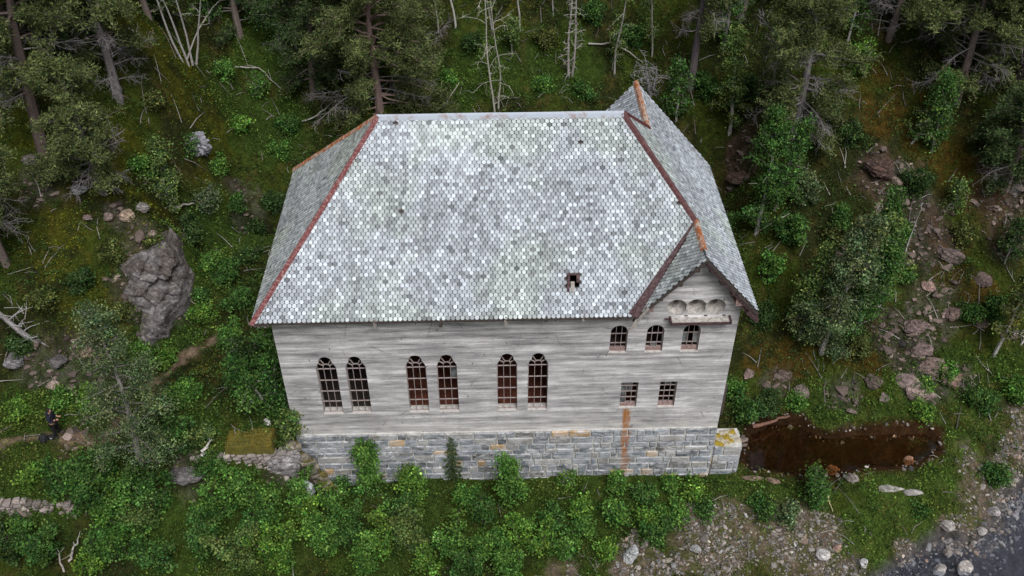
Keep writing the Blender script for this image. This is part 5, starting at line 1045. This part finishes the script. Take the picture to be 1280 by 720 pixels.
# ------------------------------------------------------------------ person on the path and the bag
pp_ = at(74, 546); per_ = empty('person', pp_, 'person in dark hooded jacket and black trousers standing on the path, facing right', 'person')
def skin(name, joints, edges, mat, par, sub=2):
    me = bpy.data.meshes.new(name); me.from_pydata([j[0] for j in joints], edges, []); o = bpy.data.objects.new(name, me); C.objects.link(o); o.parent = par
    md = o.modifiers.new('skin', 'SKIN'); sv = me.skin_vertices[0].data if me.skin_vertices else None
    if sv is None:
        bpy.context.view_layer.objects.active = o; bpy.ops.mesh.customdata_skin_add(); sv = me.skin_vertices[0].data
    for i, j in enumerate(joints): sv[i].radius = j[1] if isinstance(j[1], tuple) else (j[1], j[1])
    sv[0].use_root = True; md.use_smooth_shade = True; s2 = o.modifiers.new('sub', 'SUBSURF'); s2.levels = s2.render_levels = sub; me.materials.append(mat); return o
J_ = [((0,0,.92),(.15,.11)),((0,0,1.12),(.135,.10)),((.01,0,1.34),(.17,.115)),((.02,0,1.46),(.08,.07)),((.04,0,1.54),(.052,.052)),((.055,0,1.63),(.085,.08)),((.06,0,1.71),(.07,.07)),
 ((.01,.19,1.40),(.06,.06)),((.03,.25,1.13),(.047,.047)),((.22,.17,1.12),(.038,.038)),((.01,-.19,1.40),(.06,.06)),((.05,-.25,1.14),(.047,.047)),((.26,-.13,1.22),(.036,.036)),
 ((0,.10,.84),(.095,.095)),((.03,.12,.48),(.062,.062)),((0,.12,.10),(.042,.042)),((.12,.13,.04),(.04,.03)),((0,-.10,.84),(.095,.095)),((-.02,-.12,.48),(.062,.062)),((-.06,-.12,.10),(.042,.042)),((.06,-.13,.04),(.04,.03))]
Ed = [(0,1),(1,2),(2,3),(3,4),(4,5),(5,6),(2,7),(7,8),(8,9),(2,10),(10,11),(11,12),(0,13),(13,14),(14,15),(15,16),(0,17),(17,18),(18,19),(19,20)]
skin('body', J_, Ed, SKIN, per_)
pick = lambda ix, g_: ([(J_[i][0], tuple(a+g_ for a in J_[i][1])) for i in ix])
def sub_ed(ix): return [(ix.index(a), ix.index(b)) for a, b in Ed if a in ix and b in ix]
ix = [0,1,2,3,7,8,9,10,11,12]; jk = pick(ix, .022); jk[6] = ((.18,.185,1.12),(.052,.052)); jk[9] = ((.22,-.155,1.20),(.05,.05)); skin('jacket', jk, sub_ed(ix), CLOTH, per_)
ix = [0,13,14,15,17,18,19]; skin('trousers', pick(ix, .02), sub_ed(ix), TROUS, per_)
for a, b in ((15, 16), (19, 20)): skin('shoe', [(J_[a][0], (.055, .055)), (J_[b][0], (.05, .04))], [(0, 1)], BLACKBAG, per_)
def blob(name, c, s, mat, par, sub=3, lump=.08):
    bm = bmesh.new(); bmesh.ops.create_icosphere(bm, subdivisions=sub, radius=1); v = np.array([q_.co[:] for q_ in bm.verts]); f_ = [[q_.index for q_ in k.verts] for k in bm.faces]; bm.free()
    v = v*(1+(vnoise(v[:, 0]*3, v[:, 1]*3, v[:, 2]*3, s=3)-.5)*lump)[:, None]*np.array(s)+np.array(c); gm = Geo(); gm.add(v, f_); return gm.build(name, mat, par, True)
hd = blob('head', (.058, 0, 1.645), (.088, .075, .115), SKIN, per_, 3, .02)
blob('nose', (.146, 0, 1.635), (.02, .014, .022), SKIN, hd, 2); 
for s in (-1, 1): blob('ear', (.05, s*.076, 1.64), (.02, .01, .03), SKIN, hd, 2); blob('eye', (.132, s*.03, 1.665), (.010, .012, .008), HAIR, hd, 2)
blob('mouth', (.138, 0, 1.595), (.008, .024, .006), BROWNFR, hd, 2)
blob('hair', (.035, 0, 1.675), (.095, .088, .105), HAIR, per_, 3, .15)
blob('hood', (-.05, 0, 1.50), (.09, .13, .085), CLOTH, per_, 3, .2)
for s, w_, in ((1, J_[9][0]), (-1, J_[12][0])):
    w0 = np.array(w_)+np.array([0, 0, 0]); js = [(tuple(w0), (.028, .022)), (tuple(w0+np.array([.05, -s*.01, 0])), (.034, .018))]; ed = [(0, 1)]
    for k in range(4):
        b0 = w0+np.array([.075, -s*(.03-k*.02), .004]); L = (.05, .06, .056, .042)[k]; i0 = len(js); js += [(tuple(b0), .0095), (tuple(b0+np.array([L*.55, 0, -.008])), .0088), (tuple(b0+np.array([L*.85, 0, -.03])), .0078)]; ed += [(1, i0), (i0, i0+1), (i0+1, i0+2)]
    i0 = len(js); js += [(tuple(w0+np.array([.035, -s*.035, .0])), .0105), (tuple(w0+np.array([.065, -s*.055, -.005])), .009)]; ed += [(0, i0), (i0, i0+1)]
    skin('hand', js, ed, SKIN, per_, 1)
bg_ = on(56, 552, 0); bag = empty('backpack', bg_, 'black backpack lying on the path at the feet of the person', 'bag')
blob('bag_body', (0, 0, .19), (.20, .16, .25), BLACKBAG, bag, 4, .25); blob('pocket', (.02, -.13, .15), (.13, .08, .13), BLACKBAG, bag, 3, .2)
for s in (-.08, .08):
    gm = Geo(); gm.tube([(s, .12, .38), (s*1.3, .22, .30), (s*1.3, .23, .15), (s, .13, .04)], .016, 6); gm.build('strap', TROUS, bag, True)
sh_ = on(66, 549, 0); gm = Geo(); gm.box((-.14, -.1, 0), (.14, .1, .18)); b2 = tag(gm.build('camera_case', BLACKBAG), 'small black case between the backpack and the person', 'case'); b2.location = sh_
mdf = b2.modifiers.new('b', 'BEVEL'); mdf.width = .03; mdf.segments = 3
gm = Geo(); gm.box((-.05, -.105, .08), (.05, -.101, .15)); gm.build('white_tag', PLASTER, b2); gm = Geo(); gm.tube([(-.06, 0, .18), (-.04, 0, .24), (.04, 0, .24), (.06, 0, .18)], .012, 6); gm.build('handle', TROUS, b2, True)
